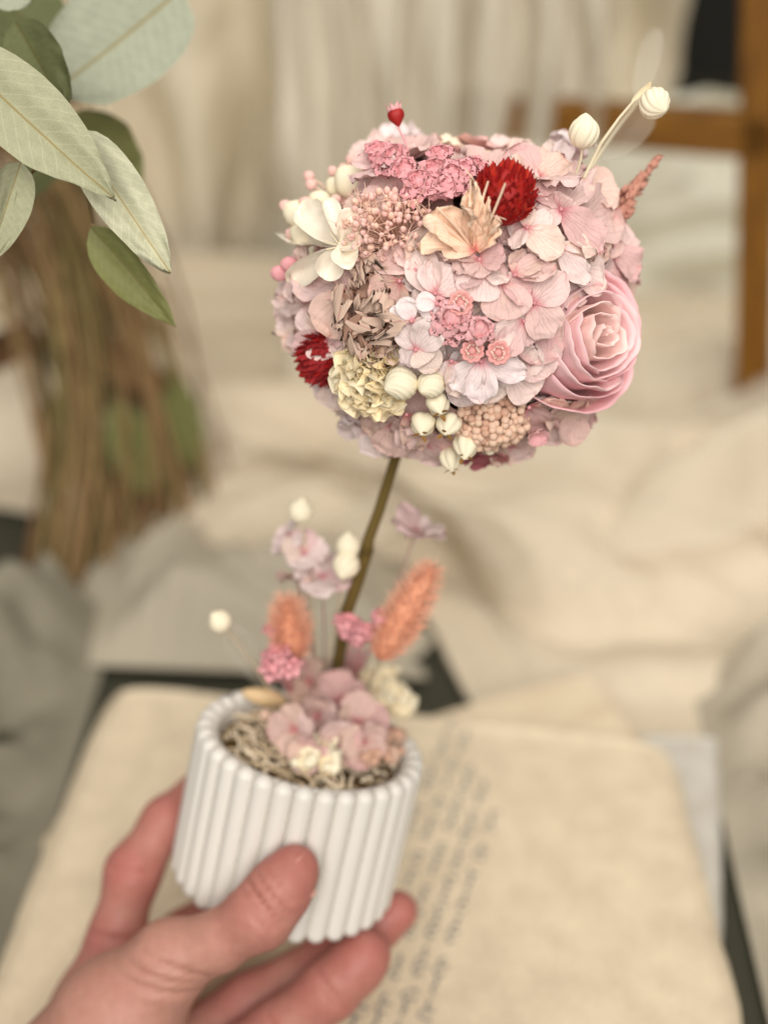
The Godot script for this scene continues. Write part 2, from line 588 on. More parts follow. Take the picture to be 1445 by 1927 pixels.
func berry_pod(parent: Node3D, at: Vector3, n: Vector3, radius: float) -> void:
	var b := facing(n, rng.randf_range(0, TAU)) * Basis(Vector3.RIGHT, PI / 2)
	var f := holder(parent, "closed_bud", Transform3D(b, at - parent.position))
	part(f, "bud", T.bud_meshes[rng.randi() % 3], M.cream, Transform3D(Basis.from_scale(Vector3(rng.randf_range(0.9, 1.06), rng.randf_range(0.9, 1.12), rng.randf_range(0.9, 1.06)) * radius), Vector3.ZERO))
	for k in 3:
		var a := TAU * k / 3
		part(f, "husk", T.husk_mesh, M.husk, Transform3D((Basis(Vector3.UP, a) * Basis(Vector3.RIGHT, deg_to_rad(62))).scaled_local(Vector3.ONE * radius * 0.62), Vector3(sin(a), 0, cos(a)) * radius * 0.12 + Vector3(0, radius * 0.98, 0)))


func bead_cluster(parent: Node3D, at: Vector3, n: Vector3, wide: float, high: float, count: int, bead: float) -> void:
	var f := holder(parent, "rice_flower", Transform3D(facing(n), at - parent.position))
	for k in count:
		var q := sqrt((k + 0.5) / count)
		var a := k * 2.39996
		var p := Vector3(cos(a) * q * wide, sin(a) * q * high, 0)
		p.z = (wide + high) * 0.28 * (1.0 - q * q) + rng.randf_range(-1, 1) * bead * 0.7
		p += Vector3(rng.randf_range(-1, 1), rng.randf_range(-1, 1), 0) * bead * 0.45
		var s := bead * rng.randf_range(0.72, 1.12)
		part(f, "bead", T.bead_mesh, M.bead if rng.randf() < 0.72 else M.bead_dark, Transform3D(Basis.from_scale(Vector3(s, s, s * 1.1)), p))
	part(f, "stalks", T.bead_mesh, M.bead_dark, Transform3D(Basis.from_scale(Vector3(wide * 0.9, high * 0.9, wide * 0.4)), Vector3(0, 0, -wide * 0.22)))


func carnation(parent: Node3D, at: Vector3, n: Vector3, radius: float) -> void:
	var f := holder(parent, "carnation", Transform3D(facing(n), at - parent.position))
	for k in 42:
		var q := sqrt((k + 0.5) / 42.0)
		var a := k * 2.39996
		var lean := lerpf(0.25, 1.2, q)
		var b := Basis(Vector3.BACK, a) * Basis(Vector3.RIGHT, PI / 2 - lean) * Basis(Vector3.UP, rng.randf_range(-0.7, 0.7))
		var s := radius * rng.randf_range(0.75, 1.0)
		part(f, "petal", T.ruffled[k % 5], M.cream_yellow if k % 4 else M.cream, Transform3D(b.scaled_local(Vector3.ONE * s), Vector3(-sin(a), cos(a), 0) * radius * 0.18 * q + Vector3(0, 0, -radius * 0.25)))


func rosette(parent: Node3D, at: Vector3, n: Vector3, radius: float, m: Material) -> void:
	var f := holder(parent, "crinkled_rosette", Transform3D(facing(n, rng.randf_range(0, TAU)), at - parent.position))
	part(f, "cup", T.crumples[rng.randi() % T.crumples.size()], m, Transform3D(Basis.from_scale(Vector3(0.86, 0.86, 0.95) * radius), Vector3.ZERO))
	for k in 7:
		var a := TAU * k / 7.0 + rng.randf_range(-0.2, 0.2)
		var b := Basis(Vector3.BACK, a) * Basis(Vector3.RIGHT, deg_to_rad(rng.randf_range(45, 80)))
		part(f, "petal", T.frilled[k % T.frilled.size()], m, Transform3D(b.scaled_local(Vector3.ONE * radius * 0.95), Vector3(-sin(a), cos(a), 0) * radius * 0.35))


func wax_flower(parent: Node3D, at: Vector3, n: Vector3, radius: float) -> void:
	var f := holder(parent, "wax_flower", Transform3D(facing(n) * Basis(Vector3.RIGHT, PI / 2), at - parent.position))
	var r := radius
	part(f, "cup", lathe([Vector2(0.0005, -r * 0.9), Vector2(r * 0.6, -r * 0.7), Vector2(r * 0.92, -r * 0.2), Vector2(r, 0.1 * r), Vector2(r * 0.93, 0.28 * r), Vector2(r * 0.74, 0.2 * r), Vector2(r * 0.6, 0.02 * r), Vector2(0.0005, -0.1 * r)], 40, 9, 0.16), M.wax)
	for k in 11:
		var a := TAU * k / 11.0 + rng.randf_range(-0.15, 0.15)
		part(f, "inner_petal", T.frilled[k % 5], M.wax_light, Transform3D((Basis(Vector3.UP, a) * Basis(Vector3.RIGHT, rng.randf_range(0.15, 0.5))).scaled_local(Vector3.ONE * r * rng.randf_range(0.28, 0.38)), Vector3(sin(a), 0, cos(a)) * r * 0.42 + Vector3(0, -r * 0.1, 0)))
	part(f, "centre", T.bead_mesh, M.wax, Transform3D(Basis.from_scale(Vector3(0.32, 0.24, 0.32) * r), Vector3(0, 0.0, 0)))


func bud_spray(parent: Node3D, at: Vector3, n: Vector3, radius: float) -> void:
	var f := holder(parent, "bud_spray", Transform3D(facing(n), at - parent.position))
	var st := SurfaceTool.new()
	st.begin(Mesh.PRIMITIVE_TRIANGLES)
	var r := RandomNumberGenerator.new()
	r.seed = 52
	for k in 150:
		var a := r.randf() * TAU
		var q := pow(r.randf(), 0.6)
		var tip := Vector3(cos(a) * q * radius * 1.15, sin(a) * q * radius, radius * (0.55 * (1.0 - q * q) + r.randf_range(-0.12, 0.22)))
		var foot := Vector3(tip.x * 0.35, tip.y * 0.35, -radius * 0.4)
		join(st, tube(bow(foot, tip, Vector3(r.randf_range(-1, 1), r.randf_range(-1, 1), 0.5) * radius * 0.1, 4), tapered(5, 0.00016, 0.00011), 5), Transform3D.IDENTITY)
		if k % 3 == 0:
			for w in 3:
				var whisker := tip + Vector3(r.randf_range(-1, 1), r.randf_range(-1, 1), r.randf_range(0, 1)) * radius * 0.32
				join(st, tube([tip, tip.lerp(whisker, 0.5) + Vector3(0, 0, 0.0002), whisker], [0.00012, 0.0001, 0.00006], 4), Transform3D.IDENTITY)
		var s := r.randf_range(0.00045, 0.00085)
		var d := (tip - foot).normalized()
		var b := facing(d, r.randf() * TAU) * Basis(Vector3.RIGHT, PI / 2)
		part(f, "bud", T.bud_mesh, M.bud if r.randf() < 0.75 else M.bud_stalk, Transform3D(b.scaled_local(Vector3(s, s * 1.15, s)), tip))
	part(f, "stalks", st.commit(), M.bud_stalk)


func star_flower(parent: Node3D, at: Vector3) -> void:
	var f := holder(parent, "star_flower", Transform3D(Basis.IDENTITY, at - parent.position))
	var lay := [[Vector3(-0.0176, 0.2402, -0.3117), 0.0074, Vector3(-0.1995, 0.6651, 0.7196)], [Vector3(-0.0217, 0.2308, -0.3200), 0.0044, Vector3(-0.3180, 0.7725, 0.5497)], [Vector3(-0.0198, 0.2279, -0.3046), 0.0056, Vector3(-0.3042, 0.0465, 0.9515)], [Vector3(-0.0130, 0.2324, -0.2903), 0.0062, Vector3(-0.1010, 0.0700, 0.9924)], [Vector3(-0.0065, 0.2354, -0.2847), 0.0060, Vector3(0.0999, 0.1809, 0.9784)], [Vector3(-0.0036, 0.2403, -0.2885), 0.0054, Vector3(0.2049, 0.5475, 0.8114)], [Vector3(-0.0060, 0.2451, -0.2968), 0.0056, Vector3(0.1535, 0.7486, 0.6450)], [Vector3(-0.0120, 0.2432, -0.3052), 0.0040, Vector3(0.0000, 0.8523, 0.5230)]]
	for k in lay.size():
		var tip: Vector3 = lay[k][0]
		var d: Vector3 = tip - at
		var y := d.normalized()
		var nn: Vector3 = lay[k][2]
		var z: Vector3 = (nn - y * nn.dot(y)).normalized()
		part(f, "petal", petal(lay[k][1] / d.length(), 0.85, 0.5, 0.75, -0.10, 0.10, 190 + k, 12, 14), M.ivory, Transform3D(Basis(y.cross(z), y, z).scaled_local(Vector3.ONE * d.length()), z * 0.0002 * k))
	for k in 8:
		var a := TAU * k / 8.0
		var tip := (facing(Vector3(-0.3145, 0.5355, 0.7838)) * Vector3(-sin(a) * 0.3, cos(a) * 0.3, 0.35)) * 0.009
		part(f, "stamen", tube(bow(Vector3.ZERO, tip, Vector3(0, 0, 0.0003), 4), tapered(5, 0.00022, 0.00014), 5), M.straw)


func larkspur(parent: Node3D, at: Vector3, n: Vector3, length: float) -> void:
	var f := holder(parent, "peach_larkspur", Transform3D(facing(n), at - parent.position))
	var lay := [[12, 50, 1.15, 0], [-6, 58, 1.25, 1], [-24, 48, 1.0, 2], [26, 62, 0.95, 3], [64, 26, 1.05, 4], [88, 18, 0.95, 5], [-52, 40, 0.75, 4], [-75, 55, 0.6, 5]]
	for k in lay.size():
		var b := Basis(Vector3.BACK, deg_to_rad(lay[k][0])) * Basis(Vector3.RIGHT, deg_to_rad(lay[k][1] + rng.randf_range(-8, 8))) * Basis(Vector3.UP, rng.randf_range(-0.7, 0.7))
		part(f, "petal", T.long_petals[lay[k][3]], M.peach, Transform3D(b.scaled_local(Vector3.ONE * length * lay[k][2]), Vector3(0, 0, 0.0002 * k)))
	for k in 12:
		var a := deg_to_rad(rng.randf_range(-50, 75))
		var tip := Vector3(-sin(a) * 0.75, cos(a) * 0.75, rng.randf_range(0.5, 1.0)) * length * rng.randf_range(0.8, 1.15)
		part(f, "stamen", tube(bow(Vector3.ZERO, tip, Vector3(rng.randf_range(-1, 1), 0, 1) * 0.0006, 6), tapered(7, 0.00042, 0.00022), 6), M.peach)


func taupe_cluster(parent: Node3D, at: Vector3, n: Vector3, radius: float) -> void:
	var f := holder(parent, "dried_hydrangea_cluster", Transform3D(facing(n), at - parent.position))
	for k in 30:
		var a := k * 2.39996
		var q := sqrt((k + 0.5) / 30.0)
		var b := Basis(Vector3.BACK, a) * Basis(Vector3.RIGHT, deg_to_rad(rng.randf_range(20, 88))) * Basis(Vector3.UP, rng.randf_range(-1.3, 1.3))
		var p := Vector3(cos(a) * q * radius * 0.75, sin(a) * q * radius * 1.15, rng.randf_range(-0.35, 0.1) * radius)
		part(f, "petal", T.shrivelled[k % T.shrivelled.size()], M.taupe if k % 3 else M.brown_petal, Transform3D(b.scaled_local(Vector3.ONE * radius * rng.randf_range(0.55, 0.9)), p))


func plume(parent: Node3D, from: Vector3, to: Vector3, bend: Vector3, m: Material, seed_: int, wide: float) -> void:
	var r := RandomNumberGenerator.new()
	r.seed = seed_
	var f := holder(parent, "grass_plume", Transform3D(Basis.IDENTITY, from - parent.position))
	var pts := bow(Vector3.ZERO, to - from, bend, 10)
	part(f, "stalk", tube(pts, tapered(11, 0.0004, 0.00015), 6), m)
	var st := SurfaceTool.new()
	st.begin(Mesh.PRIMITIVE_TRIANGLES)
	for k in 90:
		var t := r.randf_range(0.25, 1.0)
		var i := int(t * 9.99)
		var p: Vector3 = pts[i].lerp(pts[mini(i + 1, 10)], t * 10.0 - i)
		var along: Vector3 = (to - from).normalized()
		var side := Vector3(r.randf_range(-1, 1), r.randf_range(-1, 1), r.randf_range(-1, 1)).normalized()
		var d := (along + side * 0.8).normalized()
		var q := p + side * wide * r.randf() * (1.25 - t)
		var b := facing(d, r.randf() * TAU) * Basis(Vector3.RIGHT, PI / 2)
		var s := r.randf_range(0.0006, 0.0010)
		join(st, T.bud_low, Transform3D(b.scaled_local(Vector3(s, s * 2.1, s)), q))
	part(f, "spikelets", st.commit(), m).set_meta("kind", "stuff")


func make_shapes() -> void:
	for k in 8:
		hyd.append(petal(rng.randf_range(0.98, 1.2), 0.72, rng.randf_range(0.40, 0.62), rng.randf_range(-0.05, 0.34), rng.randf_range(-0.06, 0.26), 0.32, 100 + k, 10, 12))
	for k in 5:
		hyd_small.append(petal(1.05, 0.72, 0.5, rng.randf_range(0.0, 0.3), rng.randf_range(0.0, 0.25), 0.3, 140 + k, 6, 7))
	var bead := lathe(ball_profile(8), 14)
	T.bead_mesh = bead
	T.bract = petal(0.50, 0.7, 1.1, 0.7, -0.05, 0.2, 160, 4, 6)
	T.pods = []
	for k in 3:
		T.pods.append(lathe(ball_profile(16, 0.22, 0.96), 72, 11, 0.09, 0.5 + 0.35 * k))
	T.bud_mesh = lathe([Vector2(0.002, -0.95), Vector2(0.45, -0.85), Vector2(0.82, -0.5), Vector2(0.97, -0.05), Vector2(0.88, 0.42), Vector2(0.6, 0.78), Vector2(0.3, 1.0), Vector2(0.002, 1.08)], 18, 3, 0.10)
	T.bud_meshes = []
	for k in 3:
		nz.seed = 155 + k
		nz.frequency = 1.0
		var pr := []
		for q in 13:
			var t := q / 12.0
			pr.append(Vector2(maxf(0.002, pow(sin(PI * pow(t, 0.85)), 0.75) * (0.96 + 0.08 * nz.get_noise_1d(t * 5.0))), lerpf(-0.95, 1.12, t)))
		T.bud_meshes.append(lathe(pr, 30, [3, 5, 4][k], 0.20))
	T.bud_low = lathe([Vector2(0.002, -1), Vector2(0.8, -0.3), Vector2(0.75, 0.3), Vector2(0.002, 1)], 6)
	T.husk_mesh = petal(0.55, 0.7, 0.9, 0.3, -0.1, 0.2, 165, 4, 5)
	T.frilled = []
	for k in 5:
		T.frilled.append(petal(1.25, 0.9, 0.28, 0.35, 0.15, 1.0, 170 + k, 14, 9))
	T.ruffled = []
	for k in 5:
		var ph := rng.randf() * TAU
		var rows := []
		var uvs := []
		for q in 10:
			var t := q / 9.0
			var row := []
			var uv := []
			for i in 27:
				var u := -1.0 + i / 13.0
				var fan := u * 0.85 + 0.05 * sin(t * 5.0 + ph)
				var rad := t * (1.0 + 0.07 * sin(u * 11.0 + ph * 2.0) * t) * (1.0 - 0.12 * u * u)
				row.append(Vector3(rad * sin(fan), rad * cos(fan), t * t * (0.17 * sin(u * 8.5 + ph) + 0.07 * sin(u * 17.0 + ph * 3.0)) + 0.35 * t * t))
				uv.append(Vector2(i / 26.0, t))
			rows.append(row)
			uvs.append(uv)
		T.ruffled.append(grid_mesh(rows, uvs))
	T.crumples = []
	for k in 4:
		T.crumples.append(crumple(180 + k, 0.32, 1.7))
	T.cupped = []
	for k in 3:
		T.cupped.append(petal(0.60, 0.75, 0.62, 0.95, -0.12, 0.12, 190 + k, 12, 12))
	T.long_petals = []
	for k in 6:
		T.long_petals.append(petal(0.22 if k < 4 else 0.62, 0.55, 0.5, 0.8 if k < 4 else 0.3, rng.randf_range(-0.25, 0.3), 0.45, 200 + k, 8, 14))
	T.shrivelled = []
	for k in 5:
		T.shrivelled.append(petal(1.15, 0.65, 0.5, 0.45, 0.25, 1.1, 210 + k, 12, 12))


func make_topiary() -> void:
	var foot := Vector3(-0.0152, 0.0927, -0.3280)
	topiary = thing("flower_topiary", "round ball of pink dried and preserved flowers on a thin olive stem", "topiary", foot)
	var t := topiary
	# stem with small knots
	var s0 := foot
	var s1 := Vector3(-0.0094, 0.1397, -0.3043)
	var s2 := Vector3(-0.0043, 0.1564, -0.3063)
	var s3 := Vector3(-0.0014, 0.1660, -0.3081)
	var s4 := Vector3(0.0033, 0.1820, -0.3098)
	var pts := [s0, s0.lerp(s1, 0.5), s1, s1.lerp(s2, 0.5) + Vector3(0.0003, 0, 0), s2, s2.lerp(s3, 0.3) + Vector3(-0.0004, 0, 0), s3, s3.lerp(s4, 0.5), s4, s4.lerp(BALL, 0.3)]
	for k in pts.size():
		pts[k] -= foot
	part(t, "stem", tube(pts, [0.0017, 0.0017, 0.0016, 0.00155, 0.0017, 0.0014, 0.00135, 0.0013, 0.0013, 0.0012], 12), M.stem)
	part(t, "knot", T.crumples[0], M.stem, Transform3D(Basis.from_scale(Vector3(0.0021, 0.0012, 0.0021)), Vector3(-0.0044, 0.1567, -0.3054) - foot))
	part(t, "foam_core", crumple(230, 0.05, 3.0, 32, 20), M.foam, Transform3D(Basis.from_scale(Vector3.ONE * 0.0315), BALL - foot))
	# special flowers
	rose(t, Vector3(0.0399, 0.2167, -0.2960), Vector3(0.5772, 0.3568, 0.7345), 0.0160)
	globe_amaranth(t, Vector3(0.0248, 0.2510, -0.2868), Vector3(0.1005, 0.9428, 0.3179), 0.0068, M.red, M.red_light, 61)
	globe_amaranth(t, Vector3(-0.0130, 0.2126, -0.2948), Vector3(-0.7444, -0.1614, 0.6479), 0.0064, M.red_dull, M.red, 62)
	larkspur(t, Vector3(0.0189, 0.2406, -0.2828), Vector3(-0.0501, 0.7127, 0.6997), 0.0120)
	star_flower(t, Vector3(-0.0092, 0.2390, -0.2923))
	bud_spray(t, Vector3(0.0008, 0.2432, -0.2917), Vector3(-0.3020, 0.7269, 0.6167), 0.0092)
	taupe_cluster(t, Vector3(-0.0013, 0.2276, -0.2864), Vector3(-0.3987, 0.4305, 0.8097), 0.0088)
	carnation(t, Vector3(-0.0016, 0.2124, -0.2845), Vector3(-0.4214, 0.0496, 0.9055), 0.0100)
	bead_cluster(t, Vector3(0.0235, 0.2017, -0.2843), Vector3(0.1201, -0.1590, 0.9799), 0.0086, 0.0072, 118, 0.00098)
	bead_cluster(t, Vector3(0.0058, 0.1908, -0.2947), Vector3(-0.2978, -0.5352, 0.7905), 0.0040, 0.0032, 34, 0.0009)
	# small rosettes, wax flowers, pods
	for a in [[Vector3(-0.0013, 0.2535, -0.3106), 0.0029], [Vector3(0.0023, 0.2541, -0.3049), 0.0030], [Vector3(0.0049, 0.2531, -0.2982), 0.0030], [Vector3(0.0075, 0.2516, -0.2938), 0.0030], [Vector3(0.0066, 0.2496, -0.2924), 0.0026], [Vector3(0.0124, 0.2549, -0.3030), 0.0027], [Vector3(0.0110, 0.2530, -0.2956), 0.0034], [Vector3(0.0142, 0.2531, -0.2941), 0.0031], [Vector3(0.0169, 0.2535, -0.2954), 0.0029], [Vector3(0.0130, 0.2513, -0.2911), 0.0029], [Vector3(0.0104, 0.2509, -0.2920), 0.0028], [Vector3(0.0190, 0.2539, -0.2971), 0.0025], [Vector3(0.0156, 0.2517, -0.2922), 0.0026], [Vector3(0.0005, 0.2524, -0.3042), 0.0024]]:
		rosette(t, a[0], (a[0] - BALL).normalized() + Vector3(0.0000, 0.8148, 0.5798), a[1], M.rosette)
	for a in [[Vector3(0.0195, 0.2274, -0.2732), 0.0027], [Vector3(0.0140, 0.2296, -0.2748), 0.0034], [Vector3(0.0120, 0.2274, -0.2750), 0.0027], [Vector3(0.0162, 0.2271, -0.2741), 0.0027], [Vector3(0.0140, 0.2261, -0.2746), 0.0026], [Vector3(0.0120, 0.2300, -0.2762), 0.0024]]:
		rosette(t, a[0], (a[0] - BALL).normalized() + Vector3(0.0000, 0.4695, 0.8829), a[1], M.rosette_light)
	for a in [[Vector3(0.0182, 0.2230, -0.2720), 0.0026], [Vector3(0.0236, 0.2225, -0.2723), 0.0027], [Vector3(0.0156, 0.2328, -0.2736), 0.0027]]:
		wax_flower(t, a[0], (a[0] - BALL).normalized() * 0.4 + Vector3(0.0000, 0.4198, 0.9076), a[1])
	seed_pod(t, Vector3(0.0037, 0.2141, -0.2760), Vector3(-0.8305, -0.0955, 0.5488), 0.0036, Vector3(0.0106, 0.2154, -0.2829))
	seed_pod(t, Vector3(0.0100, 0.2144, -0.2749), Vector3(-0.6092, -0.1622, 0.7762), 0.0032, Vector3(0.0125, 0.2126, -0.2860))
	berry_pod(t, Vector3(0.0115, 0.2092, -0.2765), Vector3(0.2039, -0.3879, 0.8989), 0.0030)
	berry_pod(t, Vector3(0.0085, 0.2030, -0.2799), Vector3(-0.1025, -0.4592, 0.8824), 0.0030)
	berry_pod(t, Vector3(0.0140, 0.2036, -0.2783), Vector3(-0.2981, -0.3782, 0.8764), 0.0030)
	berry_pod(t, Vector3(0.0180, 0.1969, -0.2818), Vector3(-0.1009, -0.5203, 0.8480), 0.0031)
	berry_pod(t, Vector3(0.0150, 0.1918, -0.2859), Vector3(0.0999, -0.6971, 0.7100), 0.0029)
	# blurred pale buds on the far left shoulder
	for a in [[Vector3(-0.0075, 0.2466, -0.3158), 0.0040], [Vector3(-0.0198, 0.2391, -0.3164), 0.0034], [Vector3(-0.0145, 0.2415, -0.3176), 0.0028], [Vector3(-0.0111, 0.2440, -0.3212), 0.0024], [Vector3(-0.0182, 0.2354, -0.3121), 0.0032], [Vector3(-0.0159, 0.2392, -0.3119), 0.0026], [Vector3(-0.0120, 0.2408, -0.3105), 0.0026]]:
		var bd := holder(t, "round_bud", Transform3D(facing((a[0] - BALL).normalized()) * Basis(Vector3.RIGHT, PI / 2), a[0] - t.position))
		part(bd, "bud", T.bud_mesh, M.cream, Transform3D(Basis.from_scale(Vector3.ONE * a[1]), Vector3.ZERO))
	for a in [Vector3(-0.0224, 0.2406, -0.3172), Vector3(-0.0168, 0.2439, -0.3234), Vector3(-0.0118, 0.2467, -0.3249), Vector3(-0.0092, 0.2476, -0.3232), Vector3(-0.0074, 0.2494, -0.3241), Vector3(-0.0212, 0.2351, -0.3142), Vector3(-0.0176, 0.2416, -0.3154), Vector3(-0.0107, 0.2441, -0.3100), Vector3(-0.0109, 0.2399, -0.3054), Vector3(-0.0174, 0.2451, -0.3263), Vector3(-0.0027, 0.2505, -0.3224), Vector3(-0.0039, 0.2494, -0.3173)]:
		part(t, "pink_bud", T.bud_mesh, M.bud, Transform3D((facing((a - BALL).normalized()) * Basis(Vector3.RIGHT, PI / 2)).scaled_local(Vector3.ONE * rng.randf_range(0.0012, 0.0019)), a - t.position))
		part(t, "bud_stalk", tube(bow(a - t.position, a.lerp(BALL, 0.25) - t.position, Vector3(0, 0.0005, 0), 4), tapered(5, 0.00022, 0.0003), 5), M.bud_stalk)
	for a in [Vector3(-0.0239, 0.2271, -0.3100), Vector3(-0.0215, 0.2295, -0.3090)]:
		part(t, "pink_bud", T.bud_mesh, M.rosette, Transform3D((facing((a - BALL).normalized()) * Basis(Vector3.RIGHT, PI / 2)).scaled_local(Vector3.ONE * 0.0020), a - t.position))
	# red bell bud standing up on a thread stalk
	var rb := Vector3(0.0028, 0.2607, -0.3165)
	var rbh := holder(t, "red_bell_bud", Transform3D(Basis(Vector3(0.9889, 0.1310, -0.0696), 0.0) * facing(Vector3(-0.2414, 0.8979, -0.3681)) * Basis(Vector3.RIGHT, PI / 2), rb - t.position))
	part(rbh, "bell", lathe([Vector2(0.0001, -0.0021), Vector2(0.0009, -0.0012), Vector2(0.0018, 0.0), Vector2(0.0019, 0.0010), Vector2(0.0016, 0.0017), Vector2(0.0008, 0.0012), Vector2(0.0001, 0.0010)], 20, 6, 0.12), M.red)
	for k in 7:
		var ang := TAU * k / 7.0
		part(rbh, "crown_tip", T.bract, M.rosette_light, Transform3D((Basis(Vector3.UP, ang) * Basis(Vector3.RIGHT, -0.25)).scaled_local(Vector3.ONE * 0.0024), Vector3(sin(ang), 0, cos(ang)) * -0.0014 + Vector3(0, 0.0010, 0)))
	part(t, "bell_stalk", tube(bow(rb - t.position + Vector3(0.0995, -0.8786, 0.4671) * 0.002, Vector3(0.0054, 0.2531, -0.3125) - t.position, Vector3(0.0005, 0, 0), 6), tapered(7, 0.00022, 0.00026), 5), M.rosette)
	# straw pods above the right shoulder
	seed_pod(t, Vector3(0.0426, 0.2606, -0.3028), Vector3(0.0471, 0.9874, -0.1513), 0.0033, Vector3(0.0413, 0.2505, -0.3043))
	seed_pod(t, Vector3(0.0580, 0.2657, -0.3079), Vector3(0.5077, -0.2519, 0.8239), 0.0034, null)
	part(t, "stalk", tube([Vector3(0.0434, 0.2505, -0.3043) - t.position, Vector3(0.0470, 0.2574, -0.3068) - t.position, Vector3(0.0508, 0.2625, -0.3084) - t.position, Vector3(0.0542, 0.2664, -0.3094) - t.position, Vector3(0.0572, 0.2685, -0.3105) - t.position, Vector3(0.0581, 0.2679, -0.3090) - t.position], [0.00042, 0.0004, 0.00034, 0.0003, 0.00026, 0.00024], 6), M.straw)
	part(t, "bud_scale", T.long_petals[0], M.straw, Transform3D(Basis(Vector3(0.7071, -0.6243, 0.3320) * 0.006, Vector3(0.7427, 0.6380, -0.2035) * 0.006, Vector3(0.0000, 0.4695, 0.8829) * 0.006), Vector3(0.0532, 0.2657, -0.3090) - t.position))
	# pale dried blades, further back
	for a in [[Vector3(0.0496, 0.2511, -0.3182), Vector3(0.0672, 0.2538, -0.3581), 0.007], [Vector3(0.0630, 0.2556, -0.3591), Vector3(0.0715, 0.2699, -0.3826), 0.0055]]:
		var d: Vector3 = a[1] - a[0]
		var bl := petal(a[2] / d.length() * 1.1, 0.6, 0.5, 0.3, 0.05, 0.1, 240, 6, 10)
		var yv := d
		var xv: Vector3 = d.normalized().cross(Vector3(0.0990, 0.5523, 0.8278)).normalized() * d.length()
		part(t, "dried_blade", bl, M.blade, Transform3D(Basis(xv, yv, Vector3(0.0990, 0.5523, 0.8278) * d.length()), a[0] - t.position))
	part(t, "blade_stalk", tube(bow(Vector3(0.0445, 0.2489, -0.3103) - t.position, Vector3(0.0642, 0.2561, -0.3594) - t.position, Vector3(0, 0.001, 0), 6), tapered(7, 0.0004, 0.0003), 6), M.straw)
	plume(t, Vector3(0.0475, 0.2371, -0.3198), Vector3(0.0629, 0.2512, -0.3228), Vector3(0.001, -0.0015, 0), M.grass_pink, 71, 0.0034)
	plume(t, Vector3(0.0486, 0.2356, -0.3164), Vector3(0.0564, 0.2449, -0.3149), Vector3(0.001, -0.001, 0), M.grass_pink, 72, 0.0032)
